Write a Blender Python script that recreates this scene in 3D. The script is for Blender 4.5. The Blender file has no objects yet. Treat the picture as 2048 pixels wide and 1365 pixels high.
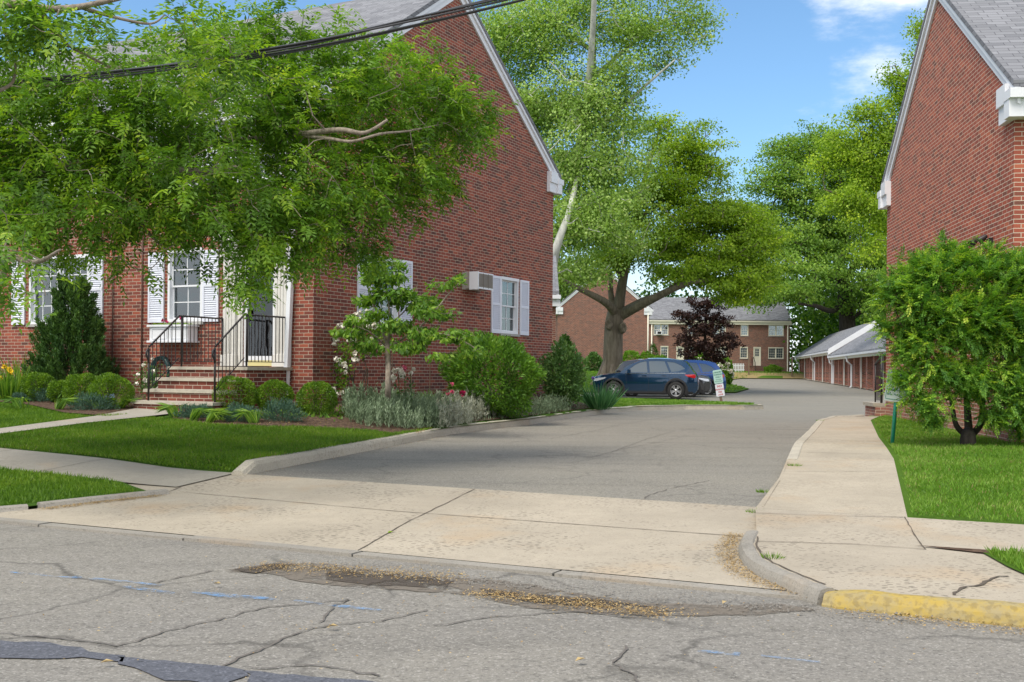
import bpy, bmesh, math, random
import numpy as np
from mathutils import Vector, Matrix
from mathutils.geometry import delaunay_2d_cdt
random.seed(7); rng = np.random.default_rng(11)
R = math.radians
S = bpy.context.scene
COL = S.collection
# ------------------------------------------------------------------ camera
F = 2240.0; CX = 1024.0; HY = 743.0; ROLL = .0085; CZ = 1.35
cam = bpy.data.cameras.new('camera'); camo = bpy.data.objects.new('camera', cam); COL.objects.link(camo)
cam.sensor_width = 36; cam.lens = F/2048*36; cam.shift_y = (HY-682.5)/2048
cam.clip_start = .1; cam.clip_end = 3000
camo.location = (0, 0, CZ); camo.rotation_euler = (R(90), -ROLL, 0)
S.camera = camo
# ------------------------------------------------------------------ sun and sky
SUNV = Vector((-.44, -.50, 1.0)).normalized()
sun = bpy.data.lights.new('sun', 'SUN'); suno = bpy.data.objects.new('sun', sun); COL.objects.link(suno)
sun.energy = 2.0; sun.angle = R(26); sun.color = (1, .93, .82)
suno.rotation_euler = SUNV.to_track_quat('Z', 'Y').to_euler()
W = bpy.data.worlds.new('World'); S.world = W; W.use_nodes = True
nt = W.node_tree; nt.nodes.clear()
def wn(t, **k):
    n = nt.nodes.new(t)
    for a, b in k.items(): setattr(n, a, b)
    return n
sky = wn('ShaderNodeTexSky', sky_type='NISHITA', sun_disc=False)
sky.sun_elevation = math.asin(SUNV.z); sky.sun_rotation = math.atan2(SUNV.x, SUNV.y)
sky.air_density = 1.0; sky.dust_density = .6; sky.ozone_density = 2.0
tc = wn('ShaderNodeTexCoord')
# clouds by direction in the sky
mp = wn('ShaderNodeMapping'); mp.inputs['Scale'].default_value = (1, 1, 2.6); mp.inputs['Location'].default_value = (.35, .1, .05)
nz = wn('ShaderNodeTexNoise'); nz.inputs['Scale'].default_value = 3.2; nz.inputs['Detail'].default_value = 9; nz.inputs['Roughness'].default_value = .6
nt.links.new(tc.outputs['Generated'], mp.inputs['Vector']); nt.links.new(mp.outputs['Vector'], nz.inputs['Vector'])
# a bank of cloud high to the right
def dirn(px, py):
    dx = px-CX; dy = py-HY
    return Vector(((dx+ROLL*dy)/F, 1, -(dy-ROLL*dx)/F)).normalized()
def blobnode(d, r0, r1):
    v = wn('ShaderNodeVectorMath', operation='DISTANCE'); nrm = wn('ShaderNodeVectorMath', operation='NORMALIZE')
    nt.links.new(tc.outputs['Generated'], nrm.inputs[0]); nt.links.new(nrm.outputs[0], v.inputs[0]); v.inputs[1].default_value = d
    m = wn('ShaderNodeMapRange', interpolation_type='SMOOTHSTEP'); nt.links.new(v.outputs['Value'], m.inputs['Value'])
    m.inputs['From Min'].default_value = r1; m.inputs['From Max'].default_value = r0
    return m.outputs['Result']
def mth(op, a, b):
    n = wn('ShaderNodeMath', operation=op)
    if op == 'MULTIPLY_ADD': n.inputs[2].default_value = -.6
    for i, x in enumerate((a, b)):
        if isinstance(x, (int, float)): n.inputs[i].default_value = x
        else: nt.links.new(x, n.inputs[i])
    return n.outputs[0]
b1 = blobnode(dirn(1780, -50), .05, .13); b2 = blobnode(dirn(1700, -10), .01, .055)
bl = mth('MAXIMUM', b1, b2)
sepz = wn('ShaderNodeSeparateXYZ'); nt.links.new(tc.outputs['Generated'], sepz.inputs[0])
low = wn('ShaderNodeMapRange', interpolation_type='SMOOTHSTEP'); nt.links.new(sepz.outputs['Z'], low.inputs['Value'])
low.inputs['From Min'].default_value = .16; low.inputs['From Max'].default_value = .0; low.inputs['To Max'].default_value = .75
lx = wn('ShaderNodeMapRange'); nt.links.new(sepz.outputs['Y'], lx.inputs['Value']); lx.inputs['From Min'].default_value = .5; lx.inputs['From Max'].default_value = -.2; lx.inputs['To Min'].default_value = 0; lx.inputs['To Max'].default_value = .6  # unseen cloud cover added behind the camera to supply fill light
hi = wn('ShaderNodeMapRange', interpolation_type='SMOOTHSTEP'); nt.links.new(sepz.outputs['Z'], hi.inputs['Value']); hi.inputs['From Min'].default_value = .45; hi.inputs['From Max'].default_value = .8; hi.inputs['To Max'].default_value = .35  # extra cloud overhead, out of view, added to strengthen the fill
cv = mth('ADD', mth('MULTIPLY', bl, .62), mth('ADD', mth('MULTIPLY_ADD', nz.outputs['Fac'], 2.2), mth('MAXIMUM', lx.outputs['Result'], hi.outputs['Result'])))
cr = wn('ShaderNodeMapRange', interpolation_type='SMOOTHSTEP'); nt.links.new(cv, cr.inputs['Value'])
cr.inputs['From Min'].default_value = .70; cr.inputs['From Max'].default_value = 1.05
cf = mth('MAXIMUM', cr.outputs['Result'], low.outputs['Result'])
mx = wn('ShaderNodeMixRGB'); nt.links.new(cf, mx.inputs[0]); hs = wn('ShaderNodeMixRGB', blend_type='MULTIPLY'); hs.inputs[0].default_value = 1; hs.inputs[2].default_value = (.74, .92, 1.0, 1); nt.links.new(sky.outputs[0], hs.inputs[1]); nt.links.new(hs.outputs[0], mx.inputs[1]); mx.inputs[2].default_value = (6.3, 6.5, 6.8, 1)
bg = wn('ShaderNodeBackground'); bg.inputs[1].default_value = .115
out = wn('ShaderNodeOutputWorld'); nt.links.new(mx.outputs[0], bg.inputs[0]); nt.links.new(bg.outputs[0], out.inputs[0])
S.view_settings.view_transform = 'Standard'; S.view_settings.look = 'None'; S.view_settings.gamma = 1
S.view_settings.exposure = .80
S.render.engine = 'CYCLES'
S.cycles.max_bounces = 8; S.cycles.transparent_max_bounces = 12

# ================================================================== helpers
def ray(px, py):
    dx = px-CX; dy = py-HY
    return ((dx+ROLL*dy)/F, 1.0, -(dy-ROLL*dx)/F)
def P(px, py, Z):                       # world point at depth Z
    d = ray(px, py); return (d[0]*Z, Z, CZ+d[2]*Z)
def G(px, py, fn, far=190):             # first point of a ground surface seen there
    d = ray(px, py); Z = np.arange(3, far, .02)
    z = CZ+d[2]*Z; h = fn(d[0]*Z, Z); i = int(np.argmax(z < h))
    return (float(d[0]*Z[i]), float(Z[i]), float(h[i]))
def tag(o, label=None, cat=None, group=None, kind=None):
    if label: o['label'] = label
    if cat: o['category'] = cat
    if group: o['group'] = group
    if kind: o['kind'] = kind
    return o
def empty(name, loc, rz=0, label=None, cat=None, group=None):
    o = bpy.data.objects.new(name, None); COL.objects.link(o); o.location = loc; o.rotation_euler = (0, 0, rz)
    o.empty_display_size = .2
    return tag(o, label, cat, group)
def link(name, me, mat, parent=None):
    o = bpy.data.objects.new(name, me); COL.objects.link(o)
    for m in (mat if isinstance(mat, (list, tuple)) else [mat]):
        me.materials.append(m)
    if parent: o.parent = parent
    return o
def copy_tree(o, parent=None):
    c = o.copy(); COL.objects.link(c); c.parent = parent
    for ch in list(o.children): copy_tree(ch, c)
    return c
class MB:
    def __init__(s): s.v = []; s.f = []; s.sm = []
    def quad(s, *pts, smooth=False):
        n = len(s.v); s.v += [tuple(p) for p in pts]; s.f.append(tuple(range(n, n+len(pts)))); s.sm.append(smooth)
    def hexa(s, p):                     # 8 points: bottom ring 0-3, top ring 4-7
        n = len(s.v); s.v += [tuple(q) for q in p]
        for f in ((3,2,1,0), (4,5,6,7), (0,1,5,4), (1,2,6,5), (2,3,7,6), (3,0,4,7)):
            s.f.append(tuple(n+i for i in f)); s.sm.append(False)
        return s
    def box(s, x0, x1, y0, y1, z0, z1):
        return s.hexa([(x0,y0,z0), (x1,y0,z0), (x1,y1,z0), (x0,y1,z0), (x0,y0,z1), (x1,y0,z1), (x1,y1,z1), (x0,y1,z1)])
    def fbox(s, fc, u0, u1, z0, z1, d0, d1):   # box on a wall face
        o, U, N = fc
        g = lambda u, d, z: (o[0]+U[0]*u+N[0]*d, o[1]+U[1]*u+N[1]*d, z)
        return s.hexa([g(u0,d0,z0), g(u1,d0,z0), g(u1,d1,z0), g(u0,d1,z0), g(u0,d0,z1), g(u1,d0,z1), g(u1,d1,z1), g(u0,d1,z1)])
    def prism(s, poly, a, b, axis=1):   # polygon extruded along an axis
        def pt(p, q):
            l = list(p); l.insert(axis, q); return tuple(l)
        n = len(s.v); k = len(poly)
        s.v += [pt(p, a) for p in poly]+[pt(p, b) for p in poly]
        s.f.append(tuple(range(n, n+k))); s.f.append(tuple(range(n+2*k-1, n+k-1, -1))); s.sm += [False]*2
        for i in range(k):
            j = (i+1) % k; s.f.append((n+i, n+j, n+k+j, n+k+i)); s.sm.append(False)
        return s
    def tube(s, pts, rad, n=8, cap=True):
        pts = [Vector(p) for p in pts]
        if not isinstance(rad, (list, tuple)): rad = [rad]*len(pts)
        base = len(s.v); up = None
        for i, p in enumerate(pts):
            t = (pts[min(i+1, len(pts)-1)]-pts[max(i-1, 0)])
            if t.length < 1e-9: t = Vector((0,0,1))
            t.normalize()
            if up is None: up = t.orthogonal().normalized()
            up = (up-t*up.dot(t))
            up = up.normalized() if up.length > 1e-6 else t.orthogonal().normalized()
            w = t.cross(up)
            for k in range(n):
                a = 2*math.pi*k/n; s.v.append(tuple(p+(up*math.cos(a)+w*math.sin(a))*rad[i]))
        for i in range(len(pts)-1):
            for k in range(n):
                a = base+i*n+k; b = base+i*n+(k+1) % n
                s.f.append((a, b, b+n, a+n)); s.sm.append(n > 5)
        if cap:
            s.f.append(tuple(base+k for k in reversed(range(n)))); s.f.append(tuple(base+(len(pts)-1)*n+k for k in range(n))); s.sm += [False]*2
        return s
    def lathe(s, prof, c=(0,0,0), n=16, axis='z'):
        base = len(s.v)
        for r, h in prof:
            for k in range(n):
                a = 2*math.pi*k/n; x, y = r*math.cos(a), r*math.sin(a)
                p = (x, y, h) if axis == 'z' else ((x, h, y) if axis == 'y' else (h, x, y))
                s.v.append((c[0]+p[0], c[1]+p[1], c[2]+p[2]))
        for i in range(len(prof)-1):
            for k in range(n):
                a = base+i*n+k; b = base+i*n+(k+1) % n
                s.f.append((a, b, b+n, a+n)); s.sm.append(True)
        return s
    def build(s, name, mat, parent=None, uv=True):
        me = bpy.data.meshes.new(name); me.from_pydata(s.v, [], s.f)
        me.polygons.foreach_set('use_smooth', s.sm)
        bm = bmesh.new(); bm.from_mesh(me); bmesh.ops.recalc_face_normals(bm, faces=bm.faces)
        if uv:
            l = bm.loops.layers.uv.new('UVMap')
            for f in bm.faces:
                nrm = f.normal; h = Vector((0,0,1)).cross(nrm)
                h = Vector((1,0,0)) if h.length < .05 else h.normalized()
                if abs(h.x) > abs(h.y) and h.x < 0 or abs(h.y) >= abs(h.x) and h.y < 0: h = -h
                v = nrm.cross(h); v = -v if v.z < 0 else v
                for lp in f.loops: lp[l].uv = (lp.vert.co.dot(h), lp.vert.co.dot(v))
        bm.to_mesh(me); bm.free(); me.update()
        return link(name, me, mat, parent)

# ------------------------------------------------------------------ materials
def mat(name):
    m = bpy.data.materials.new(name); m.use_nodes = True; t = m.node_tree; t.nodes.clear(); return m, t
class NB:
    def __init__(s, t): s.t = t
    def n(s, ty, ins=None, **k):
        nd = s.t.nodes.new(ty)
        for a, b in k.items(): setattr(nd, a, b)
        for a, b in (ins or {}).items():
            if hasattr(b, 'links'): s.t.links.new(b, nd.inputs[a])
            else: nd.inputs[a].default_value = b
        return nd
    def ramp(s, fac, stops, interp='LINEAR'):
        r = s.t.nodes.new('ShaderNodeValToRGB'); s.t.links.new(fac, r.inputs[0]); r.color_ramp.interpolation = interp
        e = r.color_ramp.elements
        while len(e) < len(stops): e.new(.5)
        for el, (p, c) in zip(e, stops): el.position = p; el.color = (*c, 1) if len(c) == 3 else c
        return r.outputs[0]
    def mix(s, f, a, b, blend='MIX'):
        m = s.t.nodes.new('ShaderNodeMixRGB'); m.blend_type = blend
        for i, x in enumerate((f, a, b)):
            if hasattr(x, 'links'): s.t.links.new(x, m.inputs[i])
            elif isinstance(x, (int, float)): m.inputs[i].default_value = x
            else: m.inputs[i].default_value = (*x, 1)
        return m.outputs[0]
    def m(s, op, a, b=0):
        return s.n('ShaderNodeMath', {0: a, 1: b}, operation=op).outputs[0]
    def noise(s, vec, sc, det=3, rough=.5):
        return s.n('ShaderNodeTexNoise', {'Vector': vec, 'Scale': sc, 'Detail': det, 'Roughness': rough}).outputs['Fac']
    def out(s, col, rough=.7, bump=None, bstr=.3, bdist=.01, metal=0, spec=.5, coat=0):
        p = s.t.nodes.new('ShaderNodeBsdfPrincipled'); o = s.t.nodes.new('ShaderNodeOutputMaterial')
        for k, x in (('Base Color', col), ('Roughness', rough), ('Metallic', metal), ('Specular IOR Level', spec), ('Coat Weight', coat)):
            if hasattr(x, 'links'): s.t.links.new(x, p.inputs[k])
            elif isinstance(x, (int, float)): p.inputs[k].default_value = x
            else: p.inputs[k].default_value = (*x, 1)
        if coat: p.inputs['Coat Roughness'].default_value = .04
        if bump is not None:
            b = s.n('ShaderNodeBump', {'Strength': bstr, 'Distance': bdist, 'Height': bump}); s.t.links.new(b.outputs[0], p.inputs['Normal'])
        s.t.links.new(p.outputs[0], o.inputs[0]); return p
def obj_vec(b): return b.n('ShaderNodeTexCoord').outputs['Object']
def simple(name, col, rough=.6, metal=0, var=.12, sc=6, bump=0, coat=0, spec=.5):
    m, t = mat(name); b = NB(t); v = obj_vec(b); nz = b.noise(v, sc, 5)
    c = b.mix(nz, [x*(1-var) for x in col], [min(1, x*(1+var)) for x in col])
    b.out(c, rough, b.noise(v, sc*12, 3) if bump else None, bump, .01, metal, spec, coat); return m
def brick(name, tones, mortar, mcol_var=.1, row=.0677, bw=.213, ms=.011, weather=0.0):
    m, t = mat(name); b = NB(t); uv = b.n('ShaderNodeTexCoord').outputs['UV']
    wob = b.n('ShaderNodeTexNoise', {'Vector': uv, 'Scale': 9.0, 'Detail': 2.0}).outputs['Color']
    off = b.n('ShaderNodeVectorMath', {0: wob, 1: (.5, .5, .5)}, operation='SUBTRACT').outputs[0]
    off2 = b.n('ShaderNodeVectorMath', {0: off, 'Scale': .008}, operation='SCALE').outputs[0]
    uv2 = b.n('ShaderNodeVectorMath', {0: uv, 1: off2}, operation='ADD').outputs[0]
    br = b.n('ShaderNodeTexBrick', {'Vector': uv2, 'Color1': (0,0,0,1), 'Color2': (1,1,1,1), 'Mortar': (0,0,0,1), 'Scale': 1.0, 'Mortar Size': ms/2,
             'Mortar Smooth': .15, 'Brick Width': bw, 'Row Height': row}, offset=.5)
    col = b.ramp(br.outputs['Color'], tones)
    fine = b.noise(uv, 60, 4, .7); col = b.mix(b.m('MULTIPLY', fine, .5), col, b.mix(.5, col, (.02,.015,.012)))
    big = b.noise(uv, .55, 4, .6); col = b.mix(b.m('MULTIPLY', big, .38), col, b.mix(.6, col, (.28,.10,.07)))
    stv = b.n('ShaderNodeMapping', {'Vector': uv, 'Scale': (1.4, .16, 1)}).outputs[0]; stn = b.ramp(b.noise(stv, 2.2, 6, .6), [(.5, (0,0,0)), (.75, (1,1,1))])
    col = b.mix(b.m('MULTIPLY', stn, .5), col, b.mix(.5, col, (.10,.06,.05)))
    mc = b.mix(b.noise(uv, 2.2, 4), [x*(1-mcol_var*2) for x in mortar], mortar)
    c = b.mix(br.outputs['Fac'], col, mc)
    if weather:
        z = b.n('ShaderNodeSeparateXYZ', {0: b.n('ShaderNodeTexCoord').outputs['Object']}).outputs['Z']
        wz = b.n('ShaderNodeMapRange', {'Value': z, 'From Min': 1.25, 'From Max': .4, 'To Min': 0., 'To Max': weather}).outputs[0]
        c = b.mix(b.m('MULTIPLY', wz, b.noise(uv, 3., 5)), c, (.42,.35,.30))
    h = b.m('SUBTRACT', b.m('MULTIPLY', fine, .25), br.outputs['Fac'])
    b.out(c, .85, h, .55, .008, spec=.25); return m
T_RED = [(0, (.10,.045,.038)), (.10, (.14,.048,.040)), (.3, (.205,.054,.040)), (.6, (.26,.062,.043)), (.85, (.33,.082,.052)), (1, (.42,.11,.062))]
M = {}
M['brickL'] = brick('brick_maroon', T_RED, (.50,.42,.32))
T_R2 = [(0, (.19,.075,.055)), (.08, (.25,.078,.053)), (.3, (.33,.085,.056)), (.6, (.40,.10,.062)), (.85, (.44,.11,.065)), (1, (.55,.16,.085))]
M['brickR'] = brick('brick_red', T_R2, (.66,.56,.44), weather=.5)
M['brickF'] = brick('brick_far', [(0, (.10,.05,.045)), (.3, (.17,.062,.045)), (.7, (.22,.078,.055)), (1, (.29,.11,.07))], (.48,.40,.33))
M['brickS'] = brick('brick_stoop', [(0, (.07,.03,.026)), (.3, (.16,.042,.032)), (.7, (.21,.055,.038)), (1, (.28,.075,.05))], (.52,.45,.36), row=.075)
M['brickG'] = brick('brick_garage', [(0, (.12,.045,.035)), (.3, (.28,.065,.045)), (.7, (.38,.09,.055)), (1, (.5,.16,.09))], (.55,.50,.42), bw=.22, row=.072, ms=.014)
def shingle():
    m, t = mat('asphalt_shingle'); b = NB(t); uv = b.n('ShaderNodeTexCoord').outputs['UV']
    w = b.n('ShaderNodeTexNoise', {'Vector': uv, 'Scale': 4.0}).outputs['Color']
    off = b.n('ShaderNodeVectorMath', {0: w, 'Scale': .03}, operation='SCALE').outputs[0]
    uv2 = b.n('ShaderNodeVectorMath', {0: uv, 1: off}, operation='ADD').outputs[0]
    br = b.n('ShaderNodeTexBrick', {'Vector': uv2, 'Color1': (0,0,0,1), 'Color2': (1,1,1,1), 'Mortar': (0,0,0,1), 'Scale': 1., 'Mortar Size': .006, 'Mortar Smooth': .3, 'Brick Width': .31, 'Row Height': .14}, offset=.37)
    col = b.ramp(br.outputs['Color'], [(0, (.12,.125,.14)), (.5, (.18,.185,.20)), (1, (.25,.255,.275))])
    n2 = b.noise(uv, 90, 3, .8); col = b.mix(n2, b.mix(.35, col, (.05,.05,.06)), b.mix(.25, col, (.6,.6,.62)))
    c = b.mix(b.m('MULTIPLY', br.outputs['Fac'], .8), col, (.06,.06,.07))
    b.out(c, .9, b.m('SUBTRACT', 1., br.outputs['Fac']), .5, .01, spec=.2); return m
M['roof'] = shingle()
M['white'] = simple('white_paint', (.74,.75,.78), .45, var=.05, sc=3)
M['oldwhite'] = simple('weathered_white_paint', (.66,.64,.60), .6, var=.12, sc=8, bump=.2)
M['shutter'] = simple('shutter_paint', (.70,.72,.80), .5, var=.04)
M['cream'] = simple('cream_paint', (.72,.68,.56), .5, var=.06)
M['yellowpaint'] = simple('pale_yellow_paint', (.62,.55,.26), .5, var=.06)
M['iron'] = simple('wrought_iron', (.035,.030,.030), .45, var=.2, metal=.3)
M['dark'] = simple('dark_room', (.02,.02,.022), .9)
M['stone'] = simple('bluestone_tread', (.40,.36,.29), .9, var=.3, sc=9, bump=.6)
M['sillstone'] = simple('sill_stone', (.36,.35,.33), .85, var=.15, bump=.3)
M['metal'] = simple('galvanised', (.35,.35,.36), .45, metal=.7)
M['beige'] = simple('beige_plastic', (.34,.31,.27), .5, var=.05)
M['hose'] = simple('garden_hose', (.02,.06,.06), .35)
M['wood'] = simple('weathered_wood', (.17,.12,.08), .85, var=.25, sc=10)
M['curtain'] = simple('curtain_cloth', (.55,.60,.58), .9, var=.12, sc=5)
M['blind'] = simple('blind_cloth', (.35,.36,.36), .9, var=.2, sc=20)
M['redflower'] = simple('petal_crimson', (.45,.01,.10), .6, var=.3, sc=30)
M['pinkflower'] = simple('petal_pink', (.75,.14,.25), .6, var=.3, sc=30)
M['whiteflower'] = simple('petal_white', (.80,.76,.66), .6, var=.12, sc=30)
M['yellowflower'] = simple('petal_yellow', (.80,.56,.02), .6, var=.12, sc=30)
M['purpleflower'] = simple('petal_violet', (.30,.20,.55), .6, var=.12, sc=30)
M['mulch'] = None
def bark(name, c1, c2, sc=6):
    m, t = mat(name); b = NB(t); v = obj_vec(b)
    mp = b.n('ShaderNodeMapping', {'Vector': v, 'Scale': (sc, sc, sc*.22)}).outputs[0]
    n = b.noise(mp, 2.2, 8, .65); c = b.ramp(n, [(.3, c1), (.7, c2)])
    b.out(c, .95, n, .9, .04, spec=.2); return m
M['bark'] = bark('bark_brown', (.05,.04,.03), (.17,.14,.105))
M['barkgrey'] = bark('bark_grey', (.12,.095,.07), (.30,.25,.19), 3)
M['barkpale'] = bark('bark_sycamore', (.30,.31,.27), (.62,.62,.56), 2)
M['barkdark'] = bark('bark_dark', (.025,.02,.018), (.09,.075,.06), 4)
M['barklight'] = bark('bark_twig', (.16,.13,.10), (.40,.34,.28), 8)
def leaf(name, cols, trans=.35, rough=.5, tcol=(1.25,1.35,.5), spec=.3):
    m, t = mat(name); b = NB(t)
    r = b.n('ShaderNodeAttribute', attribute_name='rnd').outputs['Fac']
    c = b.ramp(r, [(i/(len(cols)-1), k) for i, k in enumerate(cols)])
    p = b.n('ShaderNodeBsdfPrincipled', {'Base Color': c, 'Roughness': rough, 'Specular IOR Level': spec})
    tc_ = b.mix(1., c, tcol, 'MULTIPLY'); tr = b.n('ShaderNodeBsdfTranslucent', {'Color': tc_})
    mx_ = b.n('ShaderNodeMixShader', {0: trans, 1: p.outputs[0], 2: tr.outputs[0]})
    o = t.nodes.new('ShaderNodeOutputMaterial'); t.links.new(mx_.outputs[0], o.inputs[0]); return m
M['l_street'] = leaf('leaf_locust', [(0.04, 0.087, 0.013), (0.105, 0.218, 0.027), (0.161, 0.306, 0.031), (0.284, 0.436, 0.037), (0.491, 0.582, 0.05)], .42)
M['l_maple'] = leaf('leaf_maple', [(0.108, 0.189, 0.02), (0.204, 0.324, 0.025), (0.327, 0.475, 0.034), (0.545, 0.645, 0.051)], .42)
M['l_syc'] = leaf('leaf_sycamore', [(0.174, 0.189, 0.059), (0.194, 0.323, 0.065), (0.293, 0.437, 0.099), (0.427, 0.589, 0.166), (0.596, 0.649, 0.283)], .40)
M['l_oak'] = leaf('leaf_oak', [(0.085, 0.178, 0.033), (0.145, 0.267, 0.04), (0.242, 0.393, 0.054), (0.409, 0.536, 0.09)], .40)
M['l_bright'] = leaf('leaf_bright', [(0.068, 0.149, 0.018), (0.138, 0.276, 0.022), (0.235, 0.391, 0.029)], .42)
M['l_dark'] = leaf('leaf_dark_wood', [(0.025, 0.07, 0.014), (0.049, 0.119, 0.02), (0.098, 0.196, 0.028)], .3)
M['l_maroon'] = leaf('leaf_maroon', [(0.02, 0.01, 0.01), (0.045, 0.02, 0.016), (0.085, 0.04, 0.026)], .25, tcol=(1.3,.9,.8))
M['l_dog'] = leaf('leaf_dogwood', [(0.055, 0.13, 0.022), (0.109, 0.234, 0.029), (0.203, 0.351, 0.041), (0.328, 0.468, 0.057)], .38)
M['l_box'] = leaf('leaf_boxwood', [(0.034, 0.086, 0.013), (0.083, 0.173, 0.015), (0.166, 0.292, 0.018), (0.276, 0.41, 0.03)], .3)
M['l_shrub'] = leaf('leaf_shrub', [(0.041, 0.108, 0.018), (0.082, 0.189, 0.024), (0.145, 0.297, 0.03), (0.276, 0.432, 0.043)], .35)
M['l_rose'] = leaf('leaf_rose', [(0.039, 0.091, 0.026), (0.078, 0.169, 0.046), (0.13, 0.247, 0.065), (0.286, 0.39, 0.143)], .3)
M['l_acacia'] = leaf('leaf_acacia', [(0.052, 0.147, 0.033), (0.106, 0.243, 0.04), (0.187, 0.357, 0.045), (0.377, 0.552, 0.054), (0.656, 0.672, 0.109)], .42)
M['l_juniper'] = leaf('needle_juniper', [(0.025, 0.063, 0.02), (0.049, 0.112, 0.028), (0.084, 0.168, 0.035), (0.14, 0.238, 0.049)], .15)
M['l_blue'] = leaf('needle_blue_juniper', [(0.042, 0.098, 0.063), (0.077, 0.154, 0.098), (0.126, 0.224, 0.14)], .15, tcol=(1,1,1))
M['l_silver'] = leaf('leaf_silver', [(0.085, 0.13, 0.064), (0.145, 0.21, 0.111), (0.23, 0.31, 0.178), (0.357, 0.45, 0.297)], .2, tcol=(1,1,1))
M['l_silver2'] = leaf('leaf_dusty', [(0.22, 0.24, 0.17), (0.36, 0.38, 0.28), (0.52, 0.54, 0.43)], .2, tcol=(1,1,1))
M['l_iris'] = leaf('leaf_iris', [(0.036, 0.12, 0.042), (0.072, 0.204, 0.072), (0.132, 0.288, 0.108)], .3, tcol=(1.1,1.2,.7))
M['l_straw'] = leaf('leaf_dry', [(0.18, 0.13, 0.05), (0.32, 0.24, 0.1), (0.42, 0.34, 0.18)], .3, tcol=(1,1,1))
M['l_grass'] = leaf('grass_blade', [(0.058, 0.128, 0.012), (0.1, 0.203, 0.014), (0.149, 0.267, 0.02), (0.251, 0.342, 0.041)], .35)
M['l_grassR'] = leaf('grass_blade_light', [(0.079, 0.181, 0.017), (0.132, 0.265, 0.024), (0.198, 0.351, 0.041), (0.331, 0.404, 0.113)], .35)
M['l_litter'] = leaf('litter_flake', [(.26,.16,.06), (.42,.28,.11), (.56,.42,.20)], .1, tcol=(1,1,1))

def asphalt(name, base, warm, crack=0., tar=False):
    m, t = mat(name); b = NB(t); v = obj_vec(b)
    agg = b.n('ShaderNodeTexVoronoi', {'Vector': v, 'Scale': 95.0}).outputs['Color']
    ag = b.n('ShaderNodeSeparateColor', {0: agg}).outputs[0]
    big = b.noise(v, .35, 6, .6); mid = b.noise(v, 2.2, 6, .65); fine = b.noise(v, 38, 3, .8)
    mpv = b.n('ShaderNodeMapping', {'Vector': v, 'Rotation': (0, 0, R(26)), 'Scale': (.25, 1.6, 1)}).outputs[0]
    streak = b.noise(mpv, 1.3, 6, .6)
    c = b.mix(b.ramp(big, [(.35, (0,0,0)), (.65, (1,1,1))]), base, warm)
    c = b.mix(b.m('MULTIPLY', b.ramp(streak, [(.5, (0,0,0)), (.72, (1,1,1))]), .45), c, [x*.5 for x in base])
    c = b.mix(b.m('MULTIPLY', mid, .35), c, [x*.6 for x in base])
    c = b.mix(b.ramp(ag, [(.0, (0,0,0)), (.75, (.06,.06,.06)), (1, (.7,.7,.7))]), c, [min(1, x*1.75+.02) for x in base])
    c = b.mix(b.ramp(fine, [(.28, (.8,.8,.8)), (.5, (0,0,0))]), c, [x*.30 for x in base])
    if crack:
        dist = b.n('ShaderNodeTexNoise', {'Vector': v, 'Scale': 1.6, 'Detail': 5.}).outputs['Color']
        d2 = b.n('ShaderNodeVectorMath', {0: dist, 'Scale': .8}, operation='SCALE').outputs[0]
        vv = b.n('ShaderNodeVectorMath', {0: v, 1: d2}, operation='ADD').outputs[0]
        ve = b.n('ShaderNodeTexVoronoi', {'Vector': vv, 'Scale': .62}, feature='DISTANCE_TO_EDGE').outputs['Distance']
        msk = b.m('MULTIPLY', b.ramp(ve, [(0, (1,1,1)), (.012, (.6,.6,.6)), (.024, (0,0,0))]), b.ramp(b.noise(v, .5, 3), [(.42, (0,0,0)), (.58, (1,1,1))]))
        c = b.mix(b.m('MULTIPLY', msk, crack), c, (.03,.028,.026))
    h = b.m('ADD', b.m('MULTIPLY', ag, .5), fine)
    b.out(c, .92, h, .7, .006, spec=.25); return m
M['street'] = asphalt('street_asphalt', (.232,.218,.196), (.28,.26,.222), .55)
M['drive'] = asphalt('drive_asphalt', (.235,.22,.19), (.272,.252,.21), .25)
M['tar'] = asphalt('tar_seal', (.11,.115,.135), (.13,.135,.155))
M['patch'] = asphalt('worn_patch', (.12,.105,.09), (.19,.15,.11))
def broken(name, base):
    m, t = mat(name); b = NB(t); v = obj_vec(b)
    k = b.ramp(b.noise(v, 4.5, 8, .75), [(.40, (0,0,0)), (.52, (.9,.9,.9))]); f = b.noise(v, 60, 3, .8)
    c = b.mix(f, base, [x*2.2 for x in base]); d = b.n('ShaderNodeBsdfDiffuse', {'Color': c}); tr = b.n('ShaderNodeBsdfTransparent')
    o = t.nodes.new('ShaderNodeOutputMaterial'); t.links.new(b.n('ShaderNodeMixShader', {0: k, 1: tr.outputs[0], 2: d.outputs[0]}).outputs[0], o.inputs[0]); return m
M['patch'] = broken('worn_patch', (.12,.105,.088))
M['joint'] = simple('joint_dirt', (.10,.08,.06), .95)
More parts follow.
